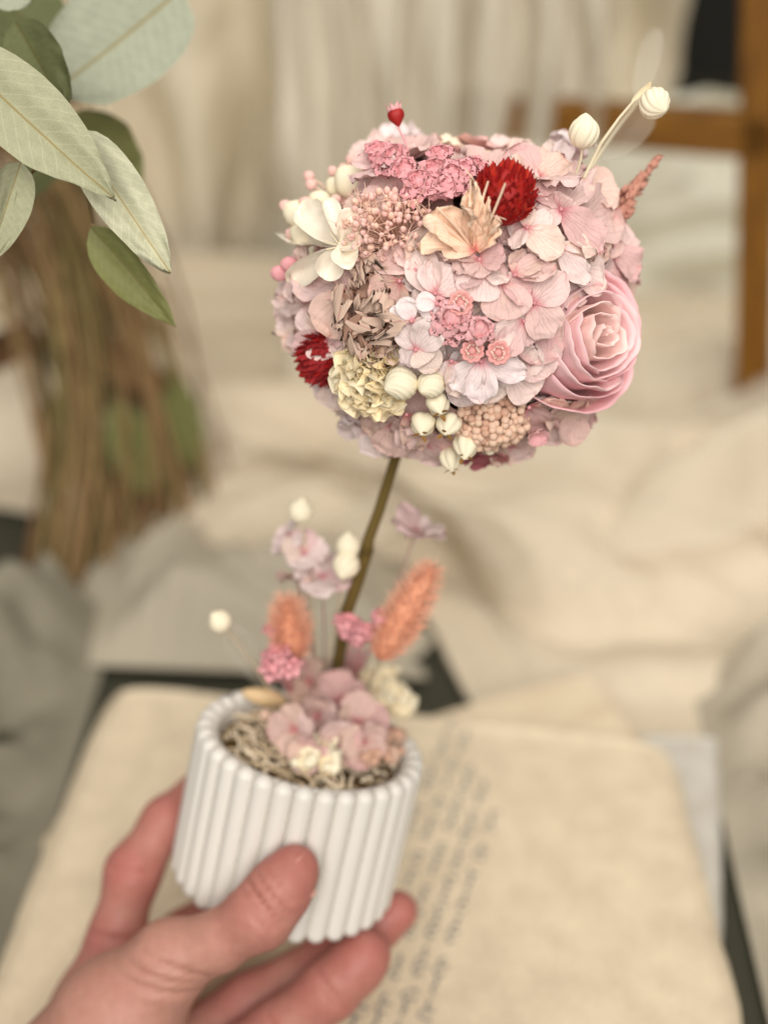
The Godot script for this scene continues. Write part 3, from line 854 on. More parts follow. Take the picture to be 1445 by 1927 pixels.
	# hydrangea florets seen from the front: place, petal length, roll, material, tilt, lean
	var front := [
		[Vector3(-0.0083, 0.2249, -0.2975), 0.0118, 2.2, M.pink, 6.0, Vector3(-0.3582, 0.2968, 0.8852)],
		[Vector3(-0.0196, 0.2165, -0.3123), 0.0086, 0.4, M.blush, 12.0, Vector3(-0.7767, 0.2003, 0.5972)],
		[Vector3(-0.0208, 0.2201, -0.3169), 0.0078, 1.0, M.blush, 16.0, Vector3(-0.8575, 0.3259, 0.3980)],
		[Vector3(-0.0131, 0.2177, -0.2960), 0.0086, 0.9, M.blush, 10.0, Vector3(-0.5070, -0.0011, 0.8619)],
		[Vector3(-0.0178, 0.2276, -0.3081), 0.0075, 0.1, M.blush, 20.0, Vector3(-0.8296, 0.4265, 0.3604)],
		[Vector3(0.0026, 0.2363, -0.2922), 0.0082, 0.5, M.pink, 18.0, Vector3(-0.0990, 0.5523, 0.8278)],
		[Vector3(0.0112, 0.2363, -0.2878), 0.0104, 0.75, M.blush, 32.0, Vector3(0.0000, 0.6787, 0.7344)],
		[Vector3(0.0164, 0.2375, -0.2879), 0.0094, 0.1, M.pink, 35.0, Vector3(0.1010, 0.7836, 0.6130)],
		[Vector3(0.0228, 0.2383, -0.2889), 0.0094, 0.6, M.pink, 34.0, Vector3(0.1535, 0.7486, 0.6450)],
		[Vector3(0.0188, 0.2321, -0.2840), 0.0092, 0.5, M.blush, 22.0, Vector3(0.0000, 0.3333, 0.9428)],
		[Vector3(0.0261, 0.2304, -0.2839), 0.0100, 0.9, M.pink, 20.0, Vector3(0.1952, 0.3720, 0.9075)],
		[Vector3(0.0329, 0.2260, -0.2855), 0.0102, 1.2, M.pink, 14.0, Vector3(0.3145, 0.3504, 0.8822)],
		[Vector3(0.0296, 0.2340, -0.2871), 0.0098, 0.3, M.pink, 26.0, Vector3(0.2516, 0.5821, 0.7732)],
		[Vector3(0.0337, 0.2401, -0.2918), 0.0102, 0.7, M.blush, 24.0, Vector3(0.3015, 0.6909, 0.6571)],
		[Vector3(0.0396, 0.2340, -0.2924), 0.0088, 1.1, M.blush, 22.0, Vector3(0.5070, 0.4047, 0.7610)],
		[Vector3(0.0423, 0.2407, -0.3013), 0.0118, 0.2, M.pink, 16.0, Vector3(0.4969, 0.5721, 0.6525)],
		[Vector3(0.0427, 0.2450, -0.3130), 0.0102, 0.85, M.pink, 18.0, Vector3(0.4467, 0.7877, 0.4243)],
		[Vector3(0.0329, 0.2514, -0.3008), 0.0092, 0.3, M.pink, 22.0, Vector3(0.1975, 0.9147, 0.3527)],
		[Vector3(0.0302, 0.2447, -0.2958), 0.0072, 1.0, M.blush, 40.0, Vector3(0.2028, 0.7418, 0.6392)],
		[Vector3(0.0278, 0.2417, -0.2923), 0.0066, 0.5, M.pink, 50.0, Vector3(0.0999, 0.7100, 0.6971)],
		[Vector3(0.0413, 0.2501, -0.3222), 0.0072, 0.2, M.white_pink, 45.0, Vector3(0.2182, 0.9756, -0.0244)],
		[Vector3(0.0514, 0.2322, -0.3082), 0.0088, 0.6, M.pink, 12.0, Vector3(0.6189, 0.6122, 0.4922)],
		[Vector3(0.0552, 0.2267, -0.3166), 0.0082, 1.1, M.pink, 10.0, Vector3(0.7767, 0.3831, 0.5000)],
		[Vector3(0.0044, 0.2271, -0.2831), 0.0048, 0.2, M.white_pink, 30.0, Vector3(-0.4041, 0.5160, 0.7553)],
		[Vector3(0.0089, 0.2284, -0.2821), 0.0052, 0.9, M.white_pink, 24.0, Vector3(-0.1025, 0.6379, 0.7633)],
		[Vector3(0.0072, 0.2201, -0.2811), 0.0070, 0.35, M.lilac, 10.0, Vector3(-0.1952, 0.3720, 0.9075)],
		[Vector3(0.0130, 0.2296, -0.2828), 0.0078, 0.2, M.blush, 26.0, Vector3(0.0000, 0.5550, 0.8319)],
		[Vector3(0.0245, 0.2251, -0.2815), 0.0084, 0.9, M.blush, 20.0, Vector3(0.0976, 0.2858, 0.9533)],
		[Vector3(0.0299, 0.2210, -0.2835), 0.0086, 0.4, M.pink, 18.0, Vector3(0.1995, 0.2247, 0.9538)],
		[Vector3(0.0209, 0.2167, -0.2809), 0.0088, 0.05, M.white_pink, 12.0, Vector3(0.0000, 0.1353, 0.9908)],
		[Vector3(0.0159, 0.2158, -0.2813), 0.0082, 0.5, M.lilac, 16.0, Vector3(-0.1030, 0.1169, 0.9878)],
		[Vector3(0.0266, 0.2153, -0.2824), 0.0080, 0.8, M.blush, 14.0, Vector3(0.1474, 0.0248, 0.9888)],
		[Vector3(0.0111, 0.2189, -0.2827), 0.0076, 0.8, M.pink, 20.0, Vector3(-0.0976, 0.2858, 0.9533)],
		[Vector3(-0.0101, 0.2012, -0.2984), 0.0070, 0.9, M.lilac, 10.0, Vector3(-0.7172, -0.3052, 0.6264)],
		[Vector3(-0.0067, 0.1984, -0.2967), 0.0074, 0.3, M.lilac, 12.0, Vector3(-0.5635, -0.4409, 0.6986)],
		[Vector3(-0.0028, 0.1923, -0.2982), 0.0078, 0.7, M.lilac, 12.0, Vector3(-0.4969, -0.5387, 0.6804)],
		[Vector3(0.0018, 0.1996, -0.2879), 0.0080, 0.1, M.mauve, 20.0, Vector3(-0.3094, -0.3469, 0.8854)],
		[Vector3(0.0093, 0.1949, -0.2883), 0.0078, 0.5, M.mauve, 14.0, Vector3(-0.1009, -0.5203, 0.8480)],
		[Vector3(0.0147, 0.1947, -0.2888), 0.0074, 0.9, M.mauve, 14.0, Vector3(0.0000, -0.5230, 0.8523)],
		[Vector3(0.0368, 0.2000, -0.2901), 0.0092, 0.3, M.mauve, 12.0, Vector3(0.4056, -0.4335, 0.8047)],
		[Vector3(0.0417, 0.1997, -0.2927), 0.0085, 1.0, M.mauve, 10.0, Vector3(0.5535, -0.5010, 0.6653)],
		[Vector3(0.0223, 0.1904, -0.2915), 0.0062, 0.4, M.wine, 14.0, Vector3(0.1010, -0.6130, 0.7836)],
		[Vector3(0.0290, 0.1922, -0.2925), 0.0066, 0.9, M.mauve, 14.0, Vector3(0.2036, -0.5489, 0.8107)],
		[Vector3(0.0087, 0.2483, -0.3439), 0.0075, 0.4, M.blush, 12.0, Vector3(0.0000, 0.9827, 0.1850)],
		[Vector3(0.0038, 0.2479, -0.3414), 0.0075, 0.1, M.white_pink, 14.0, Vector3(-0.1606, 0.9632, 0.2153)],
		[Vector3(0.0122, 0.2481, -0.3302), 0.0070, 0.8, M.blush, 18.0, Vector3(0.0000, 0.9976, 0.0699)],
		[Vector3(-0.0012, 0.2516, -0.3077), 0.0070, 0.2, M.blush, 20.0, Vector3(-0.3094, 0.9280, 0.2075)],
		[Vector3(0.0026, 0.2462, -0.3042), 0.0078, 0.9, M.pink, 12.0, Vector3(-0.2036, 0.8107, 0.5489)],
		[Vector3(-0.0026, 0.2434, -0.3067), 0.0075, 0.3, M.blush, 14.0, Vector3(-0.3644, 0.7588, 0.5399)],
		[Vector3(-0.0038, 0.2385, -0.3028), 0.0070, 0.9, M.taupe, 14.0, Vector3(-0.3674, 0.6506, 0.6646)],
		[Vector3(0.0206, 0.2476, -0.3299), 0.0095, 0.5, M.cream_yellow, 22.0, Vector3(0.0519, 0.9986, -0.0018)],
		[Vector3(0.0259, 0.2468, -0.3295), 0.0080, 1.0, M.cream_yellow, 20.0, Vector3(0.1034, 0.9946, -0.0018)],
	]
	# florets whose petals are posed one by one: eye, petals (tip, width, lean), material
	var posed := [
		[Vector3(-0.0076, 0.2300, -0.2885), [[Vector3(-0.0186, 0.2284, -0.3046), 0.0110, Vector3(-0.2967, 0.7235, 0.6234)], [Vector3(-0.0120, 0.2198, -0.2887), 0.0122, Vector3(-0.2996, 0.3573, 0.8846)], [Vector3(-0.0060, 0.2225, -0.2866), 0.0085, Vector3(0.3094, 0.2537, 0.9165)], [Vector3(-0.0070, 0.2336, -0.2941), 0.0080, Vector3(0.0000, 0.8661, 0.4999)]], M.pink],
		[Vector3(-0.0166, 0.2232, -0.3003), [[Vector3(-0.0251, 0.2200, -0.3160), 0.0080, Vector3(-0.5883, 0.5414, 0.6006)], [Vector3(-0.0239, 0.2130, -0.3137), 0.0082, Vector3(-0.5883, 0.1951, 0.7847)], [Vector3(-0.0206, 0.2256, -0.3187), 0.0075, Vector3(-0.5025, 0.7740, 0.3853)], [Vector3(-0.0160, 0.2167, -0.2985), 0.0070, Vector3(-0.1990, 0.0690, 0.9776)]], M.blush],
		[Vector3(-0.0126, 0.2171, -0.2930), [[Vector3(-0.0230, 0.2102, -0.3128), 0.0078, Vector3(-0.5270, 0.4890, 0.6951)], [Vector3(-0.0122, 0.2151, -0.2890), 0.0092, Vector3(-0.1968, 0.1782, 0.9641)], [Vector3(-0.0082, 0.2191, -0.2879), 0.0068, Vector3(0.2063, 0.1626, 0.9649)]], M.blush],
		[Vector3(0.0034, 0.2347, -0.2816), [[Vector3(-0.0027, 0.2306, -0.2828), 0.0072, Vector3(-0.2996, 0.3573, 0.8846)], [Vector3(0.0005, 0.2373, -0.2867), 0.0060, Vector3(-0.1990, 0.7719, 0.6039)], [Vector3(0.0014, 0.2253, -0.2806), 0.0066, Vector3(-0.3015, 0.1584, 0.9402)]], M.taupe],
		[Vector3(0.0066, 0.2371, -0.2817), [[Vector3(-0.0020, 0.2388, -0.2871), 0.0066, Vector3(-0.1990, 0.7719, 0.6039)], [Vector3(0.0031, 0.2401, -0.2873), 0.0056, Vector3(0.0000, 0.9053, 0.4247)]], M.pink],
		[Vector3(0.0106, 0.2333, -0.2780), [[Vector3(0.0063, 0.2416, -0.2827), 0.0076, Vector3(-0.4834, 0.4938, 0.7228)], [Vector3(0.0088, 0.2393, -0.2812), 0.0060, Vector3(0.3094, 0.6179, 0.7228)], [Vector3(0.0144, 0.2386, -0.2788), 0.0085, Vector3(0.0999, 0.7100, 0.6971)]], M.blush],
		[Vector3(0.0196, 0.2397, -0.2805), [[Vector3(0.0109, 0.2412, -0.2801), 0.0056, Vector3(-0.1005, 0.9515, 0.2909)], [Vector3(0.0184, 0.2379, -0.2761), 0.0062, Vector3(0.0000, 0.6413, 0.7673)], [Vector3(0.0249, 0.2412, -0.2797), 0.0074, Vector3(0.3030, 0.8253, 0.4764)], [Vector3(0.0144, 0.2382, -0.2775), 0.0058, Vector3(-0.1988, 0.8353, 0.5126)]], M.pink],
		[Vector3(0.0202, 0.2374, -0.2788), [[Vector3(0.0184, 0.2327, -0.2751), 0.0090, Vector3(0.0000, 0.3793, 0.9253)], [Vector3(0.0261, 0.2369, -0.2783), 0.0060, Vector3(0.1005, 0.9515, 0.2909)], [Vector3(0.0145, 0.2361, -0.2776), 0.0070, Vector3(-0.1990, 0.7719, 0.6039)]], M.blush],
		[Vector3(0.0242, 0.2358, -0.2785), [[Vector3(0.0259, 0.2290, -0.2743), 0.0104, Vector3(0.0984, 0.3317, 0.9382)], [Vector3(0.0305, 0.2329, -0.2783), 0.0078, Vector3(0.3980, 0.5961, 0.6973)], [Vector3(0.0211, 0.2302, -0.2756), 0.0060, Vector3(-0.2049, 0.3665, 0.9076)]], M.pink],
		[Vector3(0.0289, 0.2278, -0.2769), [[Vector3(0.0215, 0.2247, -0.2734), 0.0056, Vector3(-0.1009, -0.0428, 0.9940)], [Vector3(0.0243, 0.2217, -0.2739), 0.0060, Vector3(0.0000, -0.0430, 0.9991)], [Vector3(0.0307, 0.2226, -0.2765), 0.0058, Vector3(0.1990, 0.0690, 0.9776)]], M.blush],
		[Vector3(0.0309, 0.2313, -0.2779), [[Vector3(0.0355, 0.2242, -0.2763), 0.0086, Vector3(0.1952, 0.3720, 0.9075)], [Vector3(0.0375, 0.2364, -0.2829), 0.0086, Vector3(0.3015, 0.6909, 0.6571)], [Vector3(0.0279, 0.2269, -0.2764), 0.0060, Vector3(-0.1048, 0.1653, 0.9807)]], M.pink],
		[Vector3(0.0268, 0.2369, -0.2790), [[Vector3(0.0357, 0.2385, -0.2819), 0.0070, Vector3(0.1010, 0.7836, 0.6130)], [Vector3(0.0328, 0.2369, -0.2791), 0.0034, Vector3(0.0995, 0.9831, 0.1534)], [Vector3(0.0310, 0.2402, -0.2833), 0.0070, Vector3(0.0995, 0.9009, 0.4226)]], M.pink],
		[Vector3(0.0294, 0.2451, -0.2849), [[Vector3(0.0364, 0.2398, -0.2817), 0.0076, Vector3(0.2018, 0.6281, 0.7515)], [Vector3(0.0298, 0.2493, -0.2897), 0.0036, Vector3(0.0000, 0.8392, 0.5438)], [Vector3(0.0347, 0.2464, -0.2892), 0.0046, Vector3(0.1988, 0.8353, 0.5126)], [Vector3(0.0262, 0.2419, -0.2816), 0.0040, Vector3(-0.5970, 0.4616, 0.6561)]], M.blush],
		[Vector3(0.0361, 0.2415, -0.2846), [[Vector3(0.0430, 0.2336, -0.2839), 0.0058, Vector3(0.3011, 0.4477, 0.8420)], [Vector3(0.0451, 0.2380, -0.2887), 0.0044, Vector3(0.2981, 0.8764, 0.3782)], [Vector3(0.0325, 0.2415, -0.2848), 0.0050, Vector3(-0.2063, 0.7090, 0.6744)]], M.blush],
		[Vector3(0.0370, 0.2468, -0.2919), [[Vector3(0.0470, 0.2385, -0.2909), 0.0104, Vector3(0.4528, 0.6237, 0.6371)], [Vector3(0.0435, 0.2497, -0.3101), 0.0086, Vector3(0.3904, 0.7974, 0.4603)], [Vector3(0.0322, 0.2455, -0.2892), 0.0060, Vector3(0.0000, 0.7136, 0.7006)]], M.pink],
		[Vector3(0.0314, 0.2494, -0.2921), [[Vector3(0.0365, 0.2530, -0.3097), 0.0082, Vector3(0.1483, 0.8953, 0.4200)], [Vector3(0.0281, 0.2542, -0.3042), 0.0070, Vector3(0.0000, 0.9563, 0.2924)], [Vector3(0.0371, 0.2490, -0.2966), 0.0070, Vector3(0.3042, 0.7628, 0.5706)]], M.pink],
		[Vector3(0.0386, 0.2497, -0.3152), [[Vector3(0.0369, 0.2551, -0.3203), 0.0040, Vector3(-0.5051, 0.6470, 0.5713)], [Vector3(0.0411, 0.2549, -0.3191), 0.0048, Vector3(0.4056, 0.6733, 0.6182)], [Vector3(0.0429, 0.2505, -0.3156), 0.0050, Vector3(0.3980, 0.8953, 0.2001)]], M.white_pink],
		[Vector3(0.0489, 0.2320, -0.3058), [[Vector3(0.0578, 0.2281, -0.3105), 0.0088, Vector3(0.6116, 0.5389, 0.5793)], [Vector3(0.0526, 0.2352, -0.3097), 0.0054, Vector3(0.5077, 0.8239, 0.2519)], [Vector3(0.0558, 0.2220, -0.3095), 0.0070, Vector3(0.6116, 0.1789, 0.7707)]], M.pink],
		[Vector3(0.0058, 0.2285, -0.2749), [[Vector3(0.0011, 0.2306, -0.2764), 0.0042, Vector3(-0.4856, 0.4104, 0.7718)], [Vector3(0.0038, 0.2331, -0.2763), 0.0042, Vector3(-0.1968, 0.6996, 0.6869)], [Vector3(0.0088, 0.2261, -0.2753), 0.0040, Vector3(0.3011, 0.4477, 0.8420)]], M.white_pink],
		[Vector3(0.0109, 0.2322, -0.2749), [[Vector3(0.0065, 0.2326, -0.2754), 0.0042, Vector3(-0.2952, 0.6127, 0.7331)], [Vector3(0.0088, 0.2286, -0.2748), 0.0050, Vector3(-0.2018, 0.2718, 0.9410)], [Vector3(0.0074, 0.2301, -0.2760), 0.0048, Vector3(0.4061, 0.4290, 0.8068)]], M.white_pink],
		[Vector3(0.0067, 0.2227, -0.2737), [[Vector3(0.0041, 0.2279, -0.2758), 0.0062, Vector3(-0.4056, 0.6733, 0.6182)], [Vector3(0.0106, 0.2287, -0.2729), 0.0070, Vector3(0.2049, 0.5475, 0.8114)], [Vector3(0.0089, 0.2205, -0.2715), 0.0056, Vector3(0.0000, 0.4695, 0.8829)], [Vector3(0.0036, 0.2192, -0.2748), 0.0044, Vector3(-0.4851, 0.1302, 0.8647)], [Vector3(0.0115, 0.2187, -0.2731), 0.0058, Vector3(0.1990, 0.0690, 0.9776)]], M.lilac],
		[Vector3(0.0201, 0.2202, -0.2738), [[Vector3(0.0207, 0.2108, -0.2729), 0.0066, Vector3(-0.0497, 0.3788, 0.9241)], [Vector3(0.0301, 0.2162, -0.2756), 0.0056, Vector3(0.1990, 0.0690, 0.9776)], [Vector3(0.0148, 0.2133, -0.2740), 0.0066, Vector3(-0.3015, 0.1584, 0.9402)], [Vector3(0.0184, 0.2131, -0.2745), 0.0050, Vector3(-0.3980, 0.2447, 0.8841)]], M.white_pink],
		[Vector3(0.0141, 0.2200, -0.2744), [[Vector3(0.0162, 0.2115, -0.2747), 0.0056, Vector3(0.2018, 0.2718, 0.9410)], [Vector3(0.0125, 0.2144, -0.2751), 0.0040, Vector3(-0.4969, 0.2211, 0.8392)]], M.lilac],
		[Vector3(0.0051, 0.2047, -0.2819), [[Vector3(0.0001, 0.1945, -0.2898), 0.0060, Vector3(-0.3030, -0.0666, 0.9506)], [Vector3(0.0034, 0.1948, -0.2872), 0.0052, Vector3(-0.1961, -0.1512, 0.9689)], [Vector3(0.0090, 0.1942, -0.2863), 0.0070, Vector3(0.0000, -0.2924, 0.9563)]], M.mauve],
		[Vector3(0.0314, 0.2063, -0.2820), [[Vector3(0.0434, 0.1883, -0.3010), 0.0092, Vector3(0.3030, -0.0666, 0.9506)], [Vector3(0.0503, 0.1969, -0.3041), 0.0070, Vector3(0.5025, -0.1134, 0.8571)], [Vector3(0.0373, 0.1961, -0.2903), 0.0070, Vector3(0.2039, -0.1811, 0.9621)]], M.mauve],
		[Vector3(0.0047, 0.2469, -0.3352), [[Vector3(0.0007, 0.2515, -0.3490), 0.0080, Vector3(-0.1010, 0.7836, 0.6130)], [Vector3(0.0089, 0.2487, -0.3532), 0.0076, Vector3(0.1010, 0.7836, 0.6130)], [Vector3(0.0147, 0.2481, -0.3472), 0.0066, Vector3(0.2074, 0.8472, 0.4890)]], M.white_pink],
	]
	posed.append_array([
		[Vector3(0.0427, 0.2010, -0.2916), [[Vector3(0.0496, 0.2026, -0.2970), 0.0060, Vector3(0.5185, 0.2063, 0.8298)], [Vector3(0.0422, 0.1932, -0.2897), 0.0076, Vector3(0.3030, -0.0666, 0.9506)], [Vector3(0.0487, 0.1966, -0.2960), 0.0060, Vector3(0.6189, 0.0657, 0.7828)]], M.mauve],
		[Vector3(-0.0124, 0.2058, -0.2964), [[Vector3(-0.0178, 0.2047, -0.3026), 0.0060, Vector3(-0.6189, 0.0657, 0.7828)], [Vector3(-0.0110, 0.1991, -0.2951), 0.0070, Vector3(-0.5070, -0.0011, 0.8619)], [Vector3(-0.0150, 0.2007, -0.2982), 0.0056, Vector3(-0.5970, -0.0244, 0.8019)]], M.lilac],
		[Vector3(0.0299, 0.2491, -0.3262), [[Vector3(0.0270, 0.2525, -0.3348), 0.0068, Vector3(0.0000, 0.8523, 0.5230)], [Vector3(0.0341, 0.2516, -0.3321), 0.0070, Vector3(0.1988, 0.8353, 0.5126)]], M.blush],
		[Vector3(-0.0028, 0.2486, -0.3282), [[Vector3(-0.0069, 0.2502, -0.3359), 0.0062, Vector3(-0.1988, 0.8353, 0.5126)], [Vector3(-0.0008, 0.2520, -0.3368), 0.0060, Vector3(0.0000, 0.8523, 0.5230)]], M.blush],
		[Vector3(-0.0040, 0.1957, -0.2933), [[Vector3(-0.0083, 0.1947, -0.2973), 0.0060, Vector3(-0.5025, -0.1134, 0.8571)], [Vector3(-0.0013, 0.1884, -0.2939), 0.0066, Vector3(-0.3094, -0.3469, 0.8854)]], M.lilac],
	])
	var seed_ := 800
	for a in posed:
		var fl := holder(t, "hydrangea_floret", Transform3D(Basis.IDENTITY, a[0] - t.position))
		for q in a[1]:
			seed_ += 1
			var d: Vector3 = q[0] - a[0]
			var yv := d.normalized()
			var nn: Vector3 = q[2]
			var zv: Vector3 = (nn - yv * nn.dot(yv)).normalized()
			part(fl, "petal", petal(q[1] / d.length() * 1.05, 0.68, rng.randf_range(0.42, 0.66), rng.randf_range(-0.05, 0.35), rng.randf_range(-0.05, 0.18), 0.30, seed_, 10, 12), tint(a[2]), Transform3D(Basis(yv.cross(zv), yv, zv).scaled_local(Vector3.ONE * d.length()), zv * 0.0002))
		part(fl, "eye", T.bead_mesh, M.eye, Transform3D(Basis.from_scale(Vector3.ONE * 0.00045), (a[0] - BALL).normalized() * 0.0006))
	for a in front:
		floret(t, a[0], a[5] * 0.75 + (a[0] - BALL).normalized() * 0.45, a[1], a[2], a[3], a[4])
	# a small open pink flower under the rose
	floret(t, Vector3(0.0334, 0.1984, -0.2858), Vector3(0.3549, -0.2040, 0.9124), 0.0034, 0.3, M.rosette_light, 35.0, 5, "small_pink_flower")
	# the rest of the ball, all the way round
	var keep := [[Vector3(0.0423, 0.2174, -0.2927), 0.0165], [Vector3(0.0251, 0.2478, -0.2949), 0.006], [Vector3(-0.0131, 0.2118, -0.2969), 0.006], [Vector3(-0.0020, 0.2108, -0.2868), 0.009], [Vector3(0.0235, 0.2013, -0.2851), 0.0085], [Vector3(0.0014, 0.2431, -0.2951), 0.006], [Vector3(0.0006, 0.2291, -0.2876), 0.007], [Vector3(0.0188, 0.2425, -0.2897), 0.006]]
	var count := 150
	for k in count:
		var y := 1.0 - 2.0 * (k + 0.5) / count
		var a := k * 2.39996
		var d := Vector3(sqrt(1.0 - y * y) * cos(a), y, sqrt(1.0 - y * y) * sin(a))
		var p := BALL + d * rng.randf_range(0.0315, 0.0350)
		var free := true
		for e in keep:
			if p.distance_to(BALL + (e[0] - BALL).normalized() * 0.035) < e[1]:
				free = false
		if not free or d.dot((s4 - BALL).normalized()) > 0.985:
			continue
		var low := d.y < -0.45
		var m: Material = [M.mauve, M.lilac, M.blush][k % 3] if low else [M.pink, M.blush, M.rosy, M.pink][k % 4]
		filler_floret(t, p, d, rng.randf_range(0.0075, 0.0095), rng.randf() * TAU, m, rng.randf_range(8, 30))


# ---------------------------------------------------------------- the pot and what grows in it
func axis_basis() -> Basis:
	var y := AXIS
	var z := (Vector3(0.0000, 0.4695, 0.8829) - y * y.dot(Vector3(0.0000, 0.4695, 0.8829))).normalized()
	return Basis(y.cross(z), y, z)


func make_pot() -> void:
	var b := axis_basis()
	var high := 0.0435
	var pot := thing("ribbed_pot", "white ceramic pot with upright rounded ribs, held by the hand", "pot", RIM - AXIS * high, b)
	part(pot, "wall", lathe([Vector2(0.0001, 0.0012), Vector2(0.0250, 0.0012), Vector2(0.0262, 0.003), Vector2(0.0262, high - 0.0022), Vector2(0.0252, high - 0.0012), Vector2(0.0243, high - 0.0024), Vector2(0.0240, 0.02), Vector2(0.0240, 0.006), Vector2(0.0001, 0.0055)], 64), M.pot)
	var rib := CapsuleMesh.new()
	rib.radius = 0.00265
	rib.height = high
	rib.radial_segments = 16
	rib.rings = 5
	for k in 33:
		var a := TAU * (k + 0.3) / 33.0
		part(pot, "rib", rib, M.pot, Transform3D(Basis.IDENTITY, Vector3(sin(a) * 0.0276, high * 0.5, cos(a) * 0.0276)))
	# dry filler that fills the pot
	var fill := thing("dried_filler", "tangle of straw coloured dried moss filling the white pot", "filler", RIM - AXIS * 0.005, b)
	fill.set_meta("kind", "stuff")
	nz.seed = 260
	nz.frequency = 90.0
	var rows := []
	var uvs := []
	for j in 12:
		var row := []
		var uv := []
		for i in 37:
			var a := TAU * (i % 36) / 36.0
			var r := 0.0238 * (j / 11.0)
			row.append(Vector3(r * cos(a), 0.0016 * nz.get_noise_2d(r * cos(a), r * sin(a)) - 0.001, r * sin(a)))
			uv.append(Vector2(i / 36.0, j / 11.0))
		rows.append(row)
		uvs.append(uv)
	part(fill, "soil", grid_mesh(rows, uvs), M.soil)
	for pass_ in 2:
		var st := SurfaceTool.new()
		st.begin(Mesh.PRIMITIVE_TRIANGLES)
		for k in 170:
			var a := rng.randf() * TAU
			var r := 0.0225 * sqrt(rng.randf())
			var p := Vector3(r * cos(a), rng.randf_range(0.0, 0.004), r * sin(a))
			var d := Vector3(rng.randf_range(-1, 1), rng.randf_range(-0.25, 0.45), rng.randf_range(-1, 1)).normalized() * rng.randf_range(0.004, 0.009)
			if (p + d * 0.5).length() > 0.0235 or (p - d * 0.5).length() > 0.0235:
				d *= 0.4
			var w := rng.randf_range(0.00025, 0.0006)
			join(st, tube(bow(p - d * 0.5, p + d * 0.5, Vector3(rng.randf_range(-1, 1), rng.randf_range(0, 1.4), rng.randf_range(-1, 1)) * 0.0014, 5), tapered(6, w, w * 0.6), 5), Transform3D.IDENTITY)
		part(fill, "moss" if pass_ else "straw", st.commit(), M.filler if pass_ else M.filler_pale)


func bunny_tail(from: Vector3, head0: Vector3, head1: Vector3, wide: float, label: String, seed_: int) -> void:
	var g := thing("bunny_tail_grass", label, "dried grass", from, Basis.IDENTITY, "bunny tails in the pot")
	var r := RandomNumberGenerator.new()
	r.seed = seed_
	part(g, "stalk", tube(bow(Vector3.ZERO, head0 - from, Vector3(0.0008, 0, 0), 6), tapered(7, 0.0005, 0.0004), 6), M.straw)
	var d := head1 - head0
	var prof := []
	for i in 13:
		var t := i / 12.0
		prof.append(Vector2(maxf(wide * pow(sin(PI * pow(t, 0.8)), 0.6), 0.0001) * 0.72, t * d.length()))
	var b := facing(d) * Basis(Vector3.RIGHT, PI / 2)
	part(g, "head", lathe(prof, 20, 9, 0.08), M.coral, Transform3D(b, head0 - from))
	var st := SurfaceTool.new()
	st.begin(Mesh.PRIMITIVE_TRIANGLES)
	for k in 1500:
		var t := r.randf()
		var a := r.randf() * TAU
		var rad := wide * pow(sin(PI * pow(t, 0.8)), 0.6) * 0.8
		var p := Vector3(rad * cos(a), t * d.length(), rad * sin(a))
		var o := (Vector3(cos(a), 0.9, sin(a)) + Vector3(r.randf_range(-0.4, 0.4), r.randf_range(-0.4, 0.4), r.randf_range(-0.4, 0.4))).normalized() * r.randf_range(0.0024, 0.0048)
		var s := o.cross(Vector3(r.randf_range(-1, 1), r.randf_range(-1, 1), r.randf_range(-1, 1))).normalized() * 0.00015
		for v in [p - s, p + s, p + o]:
			st.set_uv(Vector2.ZERO)
			st.add_vertex(v)
	st.generate_normals()
	var h := part(g, "bristles", st.commit(), M.coral_hair, Transform3D(b, head0 - from))
	h.set_meta("kind", "stuff")


func sprig(label: String, root: Vector3, list: Array, group: String) -> void:
	var g := thing("hydrangea_sprig", label, "dried flower", root, Basis.IDENTITY, group)
	for a in list:
		part(g, "stalk", tube(bow(Vector3.ZERO, a[0] - root, Vector3(rng.randf_range(-1, 1), 0.3, 0) * 0.0012, 6), tapered(7, 0.0004, 0.00025), 5), M.mauve)
		floret(g, a[0], a[1], a[2], rng.randf() * TAU, a[3], rng.randf_range(8, 30))


func pod_stem(root: Vector3, heads: Array, label: String) -> void:
	var g := thing("seed_pod_stem", label, "dried pod", root, Basis.IDENTITY, "white pods on stalks above the pot")
	for a in heads:
		seed_pod(g, a[0], a[1], a[2], root)


